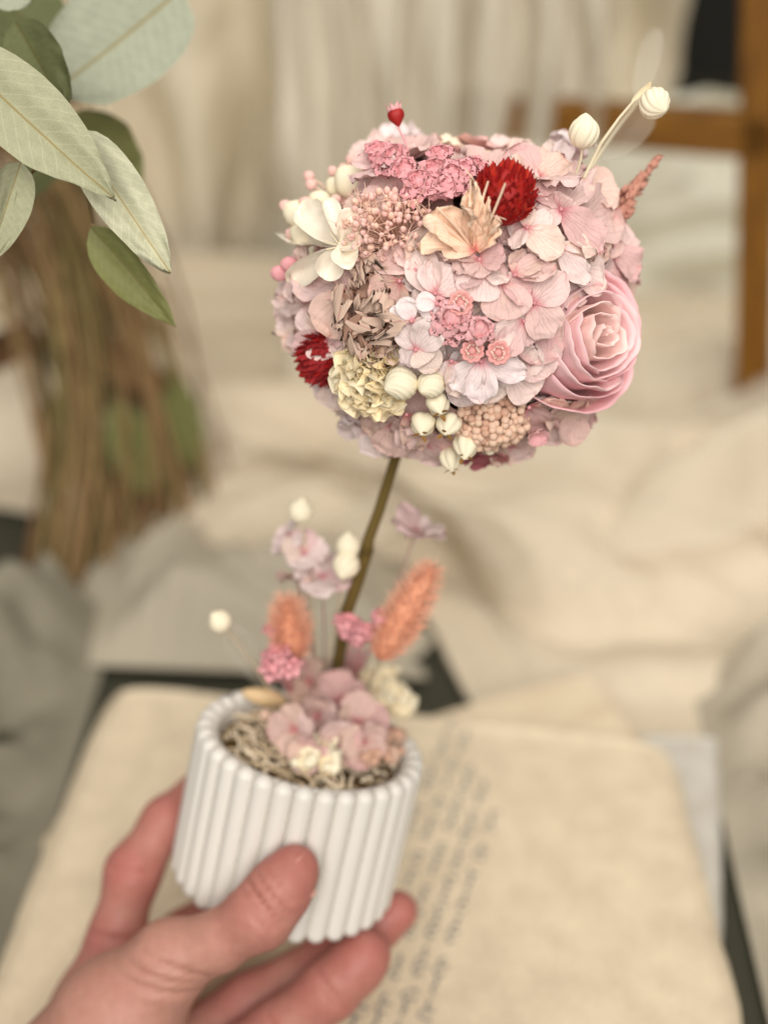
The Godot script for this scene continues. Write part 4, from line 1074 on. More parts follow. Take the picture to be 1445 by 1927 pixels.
func make_pot_plants() -> void:
	bunny_tail(Vector3(-0.0219, 0.1012, -0.3238), Vector3(-0.0231, 0.1283, -0.2982), Vector3(-0.0241, 0.1462, -0.2987), 0.0046, "short orange bunny tail grass at the left in the pot", 81)
	bunny_tail(Vector3(-0.0064, 0.0973, -0.3267), Vector3(-0.0014, 0.1323, -0.2935), Vector3(0.0116, 0.1575, -0.2956), 0.0050, "long orange bunny tail grass leaning right beside the stem", 82)
	var up := Vector3(0.0000, 0.9563, 0.2924)
	sprig("cluster of mauve hydrangea florets filling the middle of the pot", Vector3(-0.0133, 0.1019, -0.3105), [
		[Vector3(-0.0197, 0.1110, -0.3137), Vector3(-0.4240, 0.6789, 0.5994), 0.0078, M.mauve], [Vector3(-0.0116, 0.1108, -0.3054), Vector3(0.0000, 0.7246, 0.6892), 0.0080, M.mauve],
		[Vector3(-0.0072, 0.1119, -0.2946), Vector3(0.3094, 0.6179, 0.7228), 0.0078, M.mauve], [Vector3(-0.0170, 0.1110, -0.2992), Vector3(-0.1961, 0.4604, 0.8658), 0.0075, M.mauve],
		[Vector3(-0.0225, 0.1142, -0.2888), Vector3(-0.4061, 0.4290, 0.8068), 0.0070, M.mauve], [Vector3(-0.0112, 0.1106, -0.2896), Vector3(0.0000, 0.3793, 0.9253), 0.0076, M.mauve],
		[Vector3(-0.0051, 0.1091, -0.2904), Vector3(0.3145, 0.3504, 0.8822), 0.0072, M.mauve], [Vector3(-0.0107, 0.1077, -0.3260), Vector3(0.1078, 0.9702, 0.2169), 0.0065, M.mauve],
		[Vector3(-0.0190, 0.1114, -0.2831), Vector3(-0.0990, 0.3774, 0.9207), 0.0062, M.mauve]], "mauve florets in the pot")
	sprig("thin sprig with pale mauve florets rising left of the stem", Vector3(-0.0171, 0.0998, -0.3258), [
		[Vector3(-0.0243, 0.1544, -0.3166), Vector3(-0.5392, 0.8244, 0.1723), 0.0062, M.lilac], [Vector3(-0.0205, 0.1518, -0.3130), Vector3(0.1010, 0.7836, 0.6130), 0.0066, M.lilac],
		[Vector3(-0.0158, 0.1471, -0.3082), Vector3(0.0000, 0.9311, 0.3649), 0.0078, M.lilac], [Vector3(-0.0220, 0.1468, -0.3081), Vector3(-0.3980, 0.8841, -0.2447), 0.0058, M.mauve]], "mauve florets in the pot")
	sprig("single pale mauve floret on a stalk right of the stem", Vector3(-0.0087, 0.0973, -0.3293), [
		[Vector3(0.0080, 0.1582, -0.3118), Vector3(0.4082, 0.9126, -0.0229), 0.0086, M.lilac]], "mauve florets in the pot")
	pod_stem(Vector3(-0.0181, 0.1007, -0.3219), [[Vector3(-0.0209, 0.1650, -0.3110), Vector3(0.1907, 0.9815, 0.0181), 0.0033], [Vector3(-0.0089, 0.1593, -0.3033), Vector3(0.0000, 0.9975, -0.0704), 0.0033], [Vector3(-0.0093, 0.1551, -0.3011), Vector3(-0.3030, -0.4764, 0.8253), 0.0035]], "three white seed pods on thin stalks just left of the olive stem")
	pod_stem(Vector3(-0.0293, 0.1046, -0.3140), [[Vector3(-0.0407, 0.1416, -0.2962), Vector3(-0.5721, 0.8131, 0.1076), 0.0030]], "lone white seed pod leaning out over the left rim")
	# the translucent blade next to the lone pod
	var bl := thing("dried_grass", "pale sheer dried blade leaning out over the left rim", "dried leaf", Vector3(-0.0294, 0.1062, -0.3167))
	var to := Vector3(-0.0398, 0.1385, -0.2991) - bl.position
	part(bl, "blade", petal(0.22, 0.5, 0.4, 0.25, 0.05, 0.1, 250, 6, 12), M.blade, Transform3D(Basis(to.normalized().cross(Vector3(0.0000, 0.6335, 0.7737)).normalized() * to.length(), to, Vector3(0.0000, 0.6335, 0.7737) * to.length()), Vector3.ZERO))
	# pink rosettes
	for g in [["pair of pink crinkled rosettes behind the mauve florets, by the stem", Vector3(-0.0095, 0.0969, -0.3325), [[Vector3(-0.0094, 0.1378, -0.2987), 0.0034], [Vector3(-0.0049, 0.1374, -0.2963), 0.0029], [Vector3(-0.0067, 0.1364, -0.2957), 0.0026], [Vector3(-0.0011, 0.1418, -0.2963), 0.0026]]], ["pink crinkled rosettes at the foot of the short bunny tail", Vector3(-0.0260, 0.1030, -0.3187), [[Vector3(-0.0259, 0.1320, -0.2934), 0.0036], [Vector3(-0.0268, 0.1308, -0.2905), 0.0034], [Vector3(-0.0235, 0.1308, -0.2905), 0.0030], [Vector3(-0.0281, 0.1371, -0.2983), 0.0020]]]]:
		var r := thing("rosette_sprig", g[0], "dried flower", g[1], Basis.IDENTITY, "pink rosettes in the pot")
		for a in g[2]:
			rosette(r, a[0], (a[0] - RIM).normalized() + up, a[1], M.rosette)
			part(r, "stalk", tube(bow(Vector3.ZERO, a[0] - r.position, Vector3(0.0006, 0, 0), 5), tapered(6, 0.0004, 0.0003), 5), M.rosette)
	# cream statice along the right rim and at the front
	for g in [["cream crumbly flower clump along the right of the pot", [[Vector3(-0.0033, 0.1022, -0.3250), 38.0],[Vector3(-0.0001, 0.1017, -0.3296), 36.0],[Vector3(0.0019, 0.1006, -0.3221), 38.0],[Vector3(0.0048, 0.0982, -0.3204), 34.0],[Vector3(-0.0018, 0.1023, -0.3172), 30.0],[Vector3(0.0034, 0.0995, -0.3262), 26.0]], 0], ["cream crumbly flower clump at the front rim of the pot", [[Vector3(-0.0171, 0.1097, -0.2841), 30.0],[Vector3(-0.0137, 0.1084, -0.2820), 30.0],[Vector3(-0.0196, 0.1099, -0.2807), 22.0],[Vector3(-0.0152, 0.1095, -0.2888), 24.0]], 1], ["tan crumbly flower clump at the right front of the pot", [[Vector3(-0.0010, 0.1041, -0.2959), 26.0],[Vector3(0.0017, 0.1030, -0.2927), 24.0],[Vector3(0.0032, 0.1020, -0.3020), 26.0],[Vector3(-0.0031, 0.1050, -0.2881), 20.0]], 2]]:
		var c := thing("statice_clump", g[0], "dried flower", RIM, Basis.IDENTITY, "crumbly flower clumps in the pot")
		for e in g[1]:
			var p: Vector3 = e[0]
			var big: float = e[1] * 0.000125
			part(c, "flower_head", T.crumples[rng.randi() % 4], M.cream_yellow if g[2] < 2 else M.bead, Transform3D(facing(AXIS + Vector3(0.2, 0, 0.3)).scaled_local(Vector3.ONE * big), p - RIM))
			for k in 6:
				var off := Vector3(rng.randf_range(-1, 1), rng.randf_range(0.1, 1), rng.randf_range(-0.3, 1)).normalized() * big
				part(c, "flower_head", T.crumples[k % 4], M.cream if g[2] < 2 else M.bead_dark, Transform3D(Basis.from_scale(Vector3.ONE * rng.randf_range(0.0011, 0.0018)), p - RIM + off))
	# a flat cream seed case on the left
	var case_at := Vector3(-0.0317, 0.1091, -0.3097)
	var sc := thing("seed_case", "smooth pale tan seed case lying at the left inside the pot", "seed case", case_at)
	part(sc, "case", T.bud_mesh, relief(mat(Color(0.90, 0.78, 0.60), 0.5, 0.1, null, 0.5), T.fine, 0.0008, 120.0), Transform3D((facing(Vector3(-0.9476, 0.3138, 0.0591)) * Basis(Vector3.RIGHT, PI / 2)).scaled_local(Vector3(0.0026, 0.0062, 0.0026)), Vector3.ZERO))
	var dots := thing("berry_sprig", "tiny golden berries beside the seed case in the pot", "dried berry", Vector3(-0.0217, 0.1062, -0.3082))
	for p in [Vector3(-0.0227, 0.1099, -0.3062), Vector3(-0.0205, 0.1091, -0.3077), Vector3(-0.0284, 0.1123, -0.2945), Vector3(-0.0309, 0.1108, -0.2994)]:
		part(dots, "berry", T.bead_mesh, M.bead, Transform3D(Basis.from_scale(Vector3.ONE * 0.0016), p - dots.position))
		part(dots, "stalk", tube(bow(Vector3.ZERO, p - dots.position, Vector3(0, 0.0008, 0), 4), tapered(5, 0.0003, 0.0002), 5), M.straw)


# ---------------------------------------------------------------- the hand
func make_hand() -> void:
	var chains := [
		# thumb
		[[Vector3(-0.0815, 0.0310, -0.2465), 0.0190], [Vector3(-0.0660, 0.0532, -0.2504), 0.0158], [Vector3(-0.0522, 0.0709, -0.2529), 0.0096], [Vector3(-0.0410, 0.0769, -0.2527), 0.0069], [Vector3(-0.0298, 0.0851, -0.2537), 0.0077], [Vector3(-0.0247, 0.0910, -0.2568), 0.0071], [Vector3(-0.0215, 0.0942, -0.2597), 0.0059]],
		# index finger, round the far left of the pot
		[[Vector3(-0.0924, 0.0068, -0.2529), 0.0180], [Vector3(-0.0786, 0.0342, -0.2731), 0.0100], [Vector3(-0.0727, 0.0484, -0.2841), 0.0071], [Vector3(-0.0683, 0.0631, -0.2930), 0.0072], [Vector3(-0.0602, 0.0726, -0.3026), 0.0060], [Vector3(-0.0497, 0.0734, -0.3188), 0.0058]],
		# middle finger, under the pot
		[[Vector3(-0.0908, 0.0025, -0.2562), 0.0170], [Vector3(-0.0715, 0.0298, -0.2775), 0.0105], [Vector3(-0.0560, 0.0364, -0.2946), 0.0079], [Vector3(-0.0442, 0.0431, -0.3005), 0.0070], [Vector3(-0.0335, 0.0507, -0.3034), 0.0060]],
		# ring finger, its tip out at the right
		[[Vector3(-0.0851, -0.0001, -0.2549), 0.0165], [Vector3(-0.0569, 0.0189, -0.2695), 0.0092], [Vector3(-0.0368, 0.0301, -0.2777), 0.0074], [Vector3(-0.0135, 0.0425, -0.2832), 0.0067], [Vector3(-0.0025, 0.0504, -0.2851), 0.0062], [Vector3(0.0037, 0.0550, -0.2864), 0.0056]],
		# little finger, nearest below
		[[Vector3(-0.0810, 0.0067, -0.2449), 0.0160], [Vector3(-0.0477, 0.0243, -0.2554), 0.0088], [Vector3(-0.0275, 0.0374, -0.2612), 0.0078], [Vector3(-0.0142, 0.0485, -0.2648), 0.0074], [Vector3(-0.0070, 0.0542, -0.2679), 0.0068], [Vector3(-0.0045, 0.0567, -0.2692), 0.0062]],
	]
	var cell := 0.00125
	var lo := Vector3.ONE * 9.0
	var hi := -lo
	for c in chains:
		for e in c:
			lo = lo.min(e[0] - Vector3.ONE * (e[1] + 0.006))
			hi = hi.max(e[0] + Vector3.ONE * (e[1] + 0.006))
	var nx := int((hi.x - lo.x) / cell) + 2
	var ny := int((hi.y - lo.y) / cell) + 2
	var nzz := int((hi.z - lo.z) / cell) + 2
	var total := nx * ny * nzz
	var field := PackedFloat32Array()
	field.resize(total)
	field.fill(0.05)
	for c in chains:
		var own := PackedFloat32Array()
		own.resize(total)
		own.fill(0.05)
		for e in c.size() - 1:
			var a: Vector3 = c[e][0]
			var b: Vector3 = c[e + 1][0]
			var ra: float = c[e][1]
			var rb: float = c[e + 1][1]
			var pad := Vector3.ONE * (maxf(ra, rb) + 0.007)
			var g0 := ((a.min(b) - pad - lo) / cell).floor()
			var g1 := ((a.max(b) + pad - lo) / cell).ceil()
			var ab := b - a
			var inv := 1.0 / ab.length_squared()
			for z in range(maxi(0, int(g0.z)), mini(nzz, int(g1.z) + 1)):
				for y in range(maxi(0, int(g0.y)), mini(ny, int(g1.y) + 1)):
					var at := (z * ny + y) * nx
					for x in range(maxi(0, int(g0.x)), mini(nx, int(g1.x) + 1)):
						var p := lo + Vector3(x, y, z) * cell
						var t := clampf((p - a).dot(ab) * inv, 0.0, 1.0)
						var d := p.distance_to(a + ab * t) - lerpf(ra, rb, t)
						var o := own[at + x]
						var h := maxf(0.004 - absf(o - d), 0.0)
						own[at + x] = minf(o, d) - h * h / 0.016
		for k in total:
			var d := own[k]
			if d < 0.02:
				var o := field[k]
				var h := maxf(0.0030 - absf(o - d), 0.0)
				field[k] = minf(o, d) - h * h / 0.012
	# creases: place, direction across the crease, reach, depth
	var creases := [
		[Vector3(-0.0291, 0.0933, -0.2490), Vector3(0.7261, 0.6292, -0.2774), 0.0085, 0.0014], [Vector3(-0.0306, 0.0920, -0.2483), Vector3(0.7062, 0.6472, -0.2870), 0.0080, 0.0011], [Vector3(-0.0263, 0.0944, -0.2496), Vector3(0.7362, 0.6199, -0.2717), 0.0085, 0.0010],
		[Vector3(-0.0253, 0.0968, -0.2509), Vector3(0.7062, 0.6472, -0.2870), 0.0065, 0.0008], [Vector3(-0.0478, 0.0759, -0.2443), Vector3(0.3505, 0.8692, -0.3488), 0.0130, 0.0010], [Vector3(-0.0497, 0.0737, -0.2431), Vector3(0.2532, 0.8970, -0.3623), 0.0140, 0.0010], [Vector3(-0.0508, 0.0717, -0.2409), Vector3(0.2009, 0.9075, -0.3688), 0.0150, 0.0010],
		[Vector3(-0.0687, 0.0679, -0.2876), Vector3(0.0995, 0.8786, -0.4671), 0.0070, 0.0011], [Vector3(-0.0734, 0.0530, -0.2785), Vector3(0.0995, 0.8786, -0.4671), 0.0080, 0.0010],
		[Vector3(-0.0118, 0.0471, -0.2777), Vector3(0.8000, 0.5298, -0.2817), 0.0070, 0.0011], [Vector3(-0.0136, 0.0532, -0.2594), Vector3(0.7809, 0.5516, -0.2933), 0.0080, 0.0013], [Vector3(-0.0263, 0.0417, -0.2556), Vector3(0.7809, 0.5516, -0.2933), 0.0080, 0.0010],
	]
	for c in creases:
		var q: Vector3 = c[0]
		var reach: float = c[2]
		var g0 := ((q - Vector3.ONE * reach - lo) / cell).floor()
		var g1 := ((q + Vector3.ONE * reach - lo) / cell).ceil()
		for z in range(maxi(0, int(g0.z)), mini(nzz, int(g1.z) + 1)):
			for y in range(maxi(0, int(g0.y)), mini(ny, int(g1.y) + 1)):
				for x in range(maxi(0, int(g0.x)), mini(nx, int(g1.x) + 1)):
					var v := lo + Vector3(x, y, z) * cell - q
					var s: float = v.dot(c[1]) / 0.0011
					var fade := clampf(1.0 - v.length() / reach, 0.0, 1.0)
					field[(z * ny + y) * nx + x] += c[3] * exp(-s * s) * sqrt(fade)
	# surface nets
	var ids := PackedInt32Array()
	ids.resize(total)
	ids.fill(-1)
	var verts := PackedVector3Array()
	var norms := PackedVector3Array()
	var cols := PackedColorArray()
	var sy := nx
	var sz := nx * ny
	var corner := [0, 1, sy, sy + 1, sz, sz + 1, sz + sy, sz + sy + 1]
	var pos := [Vector3(0, 0, 0), Vector3(1, 0, 0), Vector3(0, 1, 0), Vector3(1, 1, 0), Vector3(0, 0, 1), Vector3(1, 0, 1), Vector3(0, 1, 1), Vector3(1, 1, 1)]
	var edges := [[0, 1], [2, 3], [4, 5], [6, 7], [0, 2], [1, 3], [4, 6], [5, 7], [0, 4], [1, 5], [2, 6], [3, 7]]
	nz.seed = 280
	nz.frequency = 60.0
	var red_at := []
	for c in chains:
		red_at.append([c[-1][0], 0.016])
	for k in range(1, 5):
		for e in range(2, chains[k].size() - 1):
			red_at.append([chains[k][e][0], 0.014])
	red_at.append([Vector3(-0.0298, 0.0879, -0.2518), 0.009])
	red_at.append([Vector3(-0.0682, 0.0645, -0.2915), 0.012])
	for z in nzz - 1:
		for y in ny - 1:
			var base := (z * ny + y) * nx
			for x in nx - 1:
				var k := base + x
				var f0 := field[k]
				if absf(f0) > 0.0035:
					continue
				var inside := 0
				for c in 8:
					if field[k + corner[c]] < 0.0:
						inside += 1
				if inside == 0 or inside == 8:
					continue
				var sum := Vector3.ZERO
				var n := 0
				for e in edges:
					var a := field[k + corner[e[0]]]
					var b := field[k + corner[e[1]]]
					if (a < 0.0) != (b < 0.0):
						sum += pos[e[0]].lerp(pos[e[1]], a / (a - b))
						n += 1
				ids[k] = verts.size()
				var v := lo + (Vector3(x, y, z) + sum / n) * cell
				verts.append(v)
				norms.append(Vector3(field[k + 1] - f0 + field[k + 1 + sy + sz] - field[k + sy + sz], field[k + sy] - f0 + field[k + 1 + sy + sz] - field[k + 1 + sz], field[k + sz] - f0 + field[k + 1 + sy + sz] - field[k + 1 + sy]).normalized())
				var red := 0.0
				for r in red_at:
					red = maxf(red, exp(-pow(v.distance_to(r[0]) / r[1], 2.0)))
				red = clampf(red * 0.8 + 0.25 * nz.get_noise_3dv(v), 0.0, 1.0)
				cols.append(Color(0.52, 0.27, 0.21).lerp(Color(0.46, 0.14, 0.125), red))
	var index := PackedInt32Array()
	for z in range(1, nzz - 1):
		for y in range(1, ny - 1):
			var base := (z * ny + y) * nx
			for x in range(1, nx - 1):
				var k := base + x
				var f0 := field[k]
				if absf(f0) > 0.0035:
					continue
				for axis in 3:
					var step: int = [1, sy, sz][axis]
					var f1 := field[k + step]
					if (f0 < 0.0) == (f1 < 0.0):
						continue
					var u: int = [sy, sz, 1][axis]
					var w: int = [sz, 1, sy][axis]
					var q0 := ids[k]
					var q1 := ids[k - u]
					var q2 := ids[k - u - w]
					var q3 := ids[k - w]
					if q0 < 0 or q1 < 0 or q2 < 0 or q3 < 0:
						continue
					if f0 < 0.0:
						index.append_array([q0, q2, q1, q0, q3, q2])
					else:
						index.append_array([q0, q1, q2, q0, q2, q3])
	var arrays := []
	arrays.resize(Mesh.ARRAY_MAX)
	# centre on the wrist side so that the thing has its own base
	var home := Vector3(-0.0660, 0.0532, -0.2504)
	for k in verts.size():
		verts[k] -= home
	arrays[Mesh.ARRAY_VERTEX] = verts
	arrays[Mesh.ARRAY_NORMAL] = norms
	arrays[Mesh.ARRAY_COLOR] = cols
	arrays[Mesh.ARRAY_INDEX] = index
	var am := ArrayMesh.new()
	am.add_surface_from_arrays(Mesh.PRIMITIVE_TRIANGLES, arrays)
	var hand := thing("hand", "bare left hand holding the white pot, thumb in front and fingers behind", "hand", home)
	part(hand, "skin", am, M.skin)
	# thumb nail, seen nearly edge on at the right of the tip
	var rows := []
	var uvs := []
	for j in 9:
		var row := []
		var uv := []
		for i in 9:
			var u := -1.0 + i / 4.0
			var t := j / 8.0
			var ang := u * 0.85
			row.append(Vector3(0.0055 * sin(ang) * (0.92 + 0.08 * t), t * 0.0105 - 0.0011 * u * u * t, 0.0055 * (cos(ang) - 1.0) - 0.0010 * t * t))
			uv.append(Vector2(i / 8.0, t))
		rows.append(row)
		uvs.append(uv)
	var ny_ := Vector3(-0.1483, 0.8732, -0.4643)
	var nzv := Vector3(0.9809, 0.1909, 0.0359)
	nzv = (nzv - ny_ * nzv.dot(ny_)).normalized()
	part(hand, "nail", grid_mesh(rows, uvs), M.nail, Transform3D(Basis(ny_.cross(nzv), ny_, nzv), Vector3(-0.0162, 0.0900, -0.2557) - home))


# ---------------------------------------------------------------- eucalyptus branch at the upper left
func leaf(parent: Node3D, base: Vector3, tip: Vector3, wide: float, n: Vector3, m: Material, a: float, b: float, curl: float, cup: float, seed_: int, ruf := 0.12) -> void:
	var d := tip - base
	var len_ := d.length()
	var y := d / len_
	var z := (n - y * n.dot(y)).normalized()
	var x := y.cross(z)
	part(parent, "leaf", petal(wide / len_, a, b, cup, curl, ruf, seed_, 18, 22, 0.0, 0.075), m, Transform3D(Basis(x, y, z).scaled_local(Vector3.ONE * len_), base - parent.position))


func make_eucalyptus() -> void:
	var root := Vector3(-0.0940, 0.2649, -0.3255)
	var e := thing("eucalyptus_branch", "dried eucalyptus branch with grey green leaves at the upper left", "branch", root)
	var node_ := Vector3(-0.0740, 0.2611, -0.3167)
	var twigs := [[root, node_, 0.0011, 0.0008], [node_, Vector3(-0.0648, 0.2599, -0.3070), 0.0006, 0.0004], [node_, Vector3(-0.0692, 0.2526, -0.3122), 0.0006, 0.0005], [Vector3(-0.0692, 0.2526, -0.3122), Vector3(-0.0652, 0.2389, -0.3095), 0.0005, 0.0004], [Vector3(-0.0926, 0.2745, -0.3442), Vector3(-0.0812, 0.2628, -0.3606), 0.0007, 0.0005], [root, Vector3(-0.0899, 0.2494, -0.3105), 0.0008, 0.0005], [Vector3(-0.0799, 0.2479, -0.3097), Vector3(-0.0763, 0.2507, -0.3112), 0.0004, 0.0004]]
	for t in twigs:
		part(e, "twig", tube(bow(t[0] - root, t[1] - root, Vector3(0.0006, 0.0012, 0), 8), tapered(9, t[2], t[3]), 8), M.twig)
	leaf(e, Vector3(-0.0942, 0.2802, -0.3088), Vector3(-0.0558, 0.2500, -0.2882), 0.0178, Vector3(0.2414, 0.5386, 0.8072), M.leaf_pale, 0.75, 0.92, -0.02, 0.12, 401, 0.05)
	leaf(e, Vector3(-0.0664, 0.2603, -0.3061), Vector3(-0.0458, 0.2349, -0.2892), 0.0122, Vector3(0.1483, 0.4643, 0.8732), M.leaf_bright, 0.50, 0.72, 0.06, 0.18, 402, 0.10)
	leaf(e, Vector3(-0.0657, 0.2381, -0.3090), Vector3(-0.0479, 0.2175, -0.3003), 0.0100, Vector3(-0.5330, 0.6634, 0.5252), M.leaf_green, 0.55, 0.95, 0.10, 0.45, 403, 0.08)
	leaf(e, Vector3(-0.0523, 0.2788, -0.3828), Vector3(-0.0814, 0.2591, -0.3610), 0.0300, Vector3(0.0990, 0.5523, 0.8278), M.leaf_silver, 0.42, 0.42, 0.04, 0.10, 404, 0.06)
	leaf(e, Vector3(-0.0853, 0.2774, -0.3412), Vector3(-0.0733, 0.2628, -0.3244), 0.0135, Vector3(-0.3763, 0.7297, 0.5709), M.leaf_dark, 0.55, 0.42, 0.05, 0.55, 405, 0.12)
	leaf(e, Vector3(-0.0944, 0.2742, -0.3463), Vector3(-0.0816, 0.2594, -0.3317), 0.0120, Vector3(-0.1907, 0.8238, 0.5339), M.leaf_dark, 0.55, 0.5, 0.05, 0.3, 406, 0.12)
	leaf(e, Vector3(-0.0789, 0.2534, -0.3059), Vector3(-0.0837, 0.2367, -0.2902), 0.0095, Vector3(0.4856, 0.4104, 0.7718), M.leaf_pale, 0.5, 0.7, 0.05, 0.5, 407, 0.1)
	leaf(e, Vector3(-0.0799, 0.2500, -0.3085), Vector3(-0.0842, 0.2367, -0.2970), 0.0080, Vector3(-0.6360, 0.5355, 0.5556), M.leaf_green, 0.5, 0.7, 0.05, 0.5, 408, 0.1)
	leaf(e, Vector3(-0.0847, 0.2470, -0.3772), Vector3(-0.0671, 0.2249, -0.3813), 0.0230, Vector3(-0.1054, 0.8612, 0.4971), M.leaf_green, 0.5, 0.5, 0.1, 0.3, 409, 0.1)
	leaf(e, Vector3(-0.0951, 0.2855, -0.3501), Vector3(-0.0826, 0.2809, -0.3476), 0.0110, Vector3(0.0000, 0.7034, 0.7108), M.leaf_silver, 0.5, 0.45, 0.0, 0.2, 410, 0.1)
	leaf(e, Vector3(-0.0824, 0.2386, -0.3987), Vector3(-0.1062, 0.2227, -0.3960), 0.0220, Vector3(0.1078, 0.9256, 0.3627), M.leaf_dark, 0.5, 0.5, 0.1, 0.2, 411, 0.1)
	leaf(e, Vector3(-0.1038, 0.2764, -0.3906), Vector3(-0.0847, 0.2662, -0.3874), 0.0260, Vector3(0.1078, 0.9256, 0.3627), M.leaf_dark, 0.5, 0.5, 0.1, 0.2, 412, 0.1)


# ---------------------------------------------------------------- papers, cloth and props behind
func sheet(called: String, label: String, c: Array, m: Material, lift: float, thick: float, wave: float, seed_: int, round_ := 0.05) -> void:
	# corners far left, far right, near right, near left on the table
	var mid: Vector3 = (c[0] + c[1] + c[2] + c[3]) * 0.25
	var o := thing(called, label, "paper", Vector3(mid.x, 0, mid.z), Basis.IDENTITY, "papers on the table")
	nz.seed = seed_
	nz.frequency = 1.0
	var n := 28
	var st := SurfaceTool.new()
	st.begin(Mesh.PRIMITIVE_TRIANGLES)
	var rows := [[], []]
	for j in n + 1:
		for i in n + 1:
			var u := float(i) / n
			var v := float(j) / n
			# round the corners off
			var cx := absf(u - 0.5) * 2.0
			var cy := absf(v - 0.5) * 2.0
			var k := 1.0 - round_ * pow(cx * cy, 8.0)
			var uu := 0.5 + (u - 0.5) * k
			var vv := 0.5 + (v - 0.5) * k
			var p: Vector3 = c[0].lerp(c[1], uu).lerp(c[3].lerp(c[2], uu), vv)
			var h := lift + wave * (0.5 + 0.5 * nz.get_noise_2d(uu * 2.0, vv * 2.0))
			p += (p - mid) * 0.012 * nz.get_noise_2d(uu * 3.0 + 9.0, vv * 3.0)
			rows[0].append([Vector3(p.x - mid.x, h + thick, p.z - mid.z), Vector2(uu, vv)])
			rows[1].append([Vector3(p.x - mid.x, h, p.z - mid.z), Vector2(uu, vv)])
	for side in 2:
		for e in rows[side]:
			st.set_smooth_group(0)
			st.set_uv(e[1])
			st.add_vertex(e[0])
	var s := n + 1
	for side in 2:
		var b := side * s * s
		for j in n:
			for i in n:
				var a := b + j * s + i
				for q in [a, a + 1, a + s, a + 1, a + s + 1, a + s]:
					st.add_index(q)
	for i in n:
		for pr in [[i, i + 1], [n * s + i, n * s + i + 1], [i * s, (i + 1) * s], [i * s + n, (i + 1) * s + n]]:
			for q in [pr[0], pr[1], pr[0] + s * s, pr[1], pr[1] + s * s, pr[0] + s * s]:
				st.add_index(q)
	st.generate_normals()
	part(o, "sheet", st.commit(), m)


func cloth(called: String, label: String, origin: Vector3, along: Vector3, down: Vector3, out: Vector3, nu: int, nv: int, m: Material, folds: Callable) -> void:
	var o := thing(called, label, "cloth", origin, Basis.IDENTITY, "cloths behind the pot")
	var rows := []
	var uvs := []
	for j in nv + 1:
		var row := []
		var uv := []
		for i in nu + 1:
			var u := float(i) / nu
			var v := float(j) / nv
			var f: Vector3 = folds.call(u, v)
			row.append(along * (u + f.x) + down * (v + f.y) + out * f.z)
			uv.append(Vector2(u, v))
		rows.append(row)
		uvs.append(uv)
	part(o, "fabric", grid_mesh(rows, uvs), m)


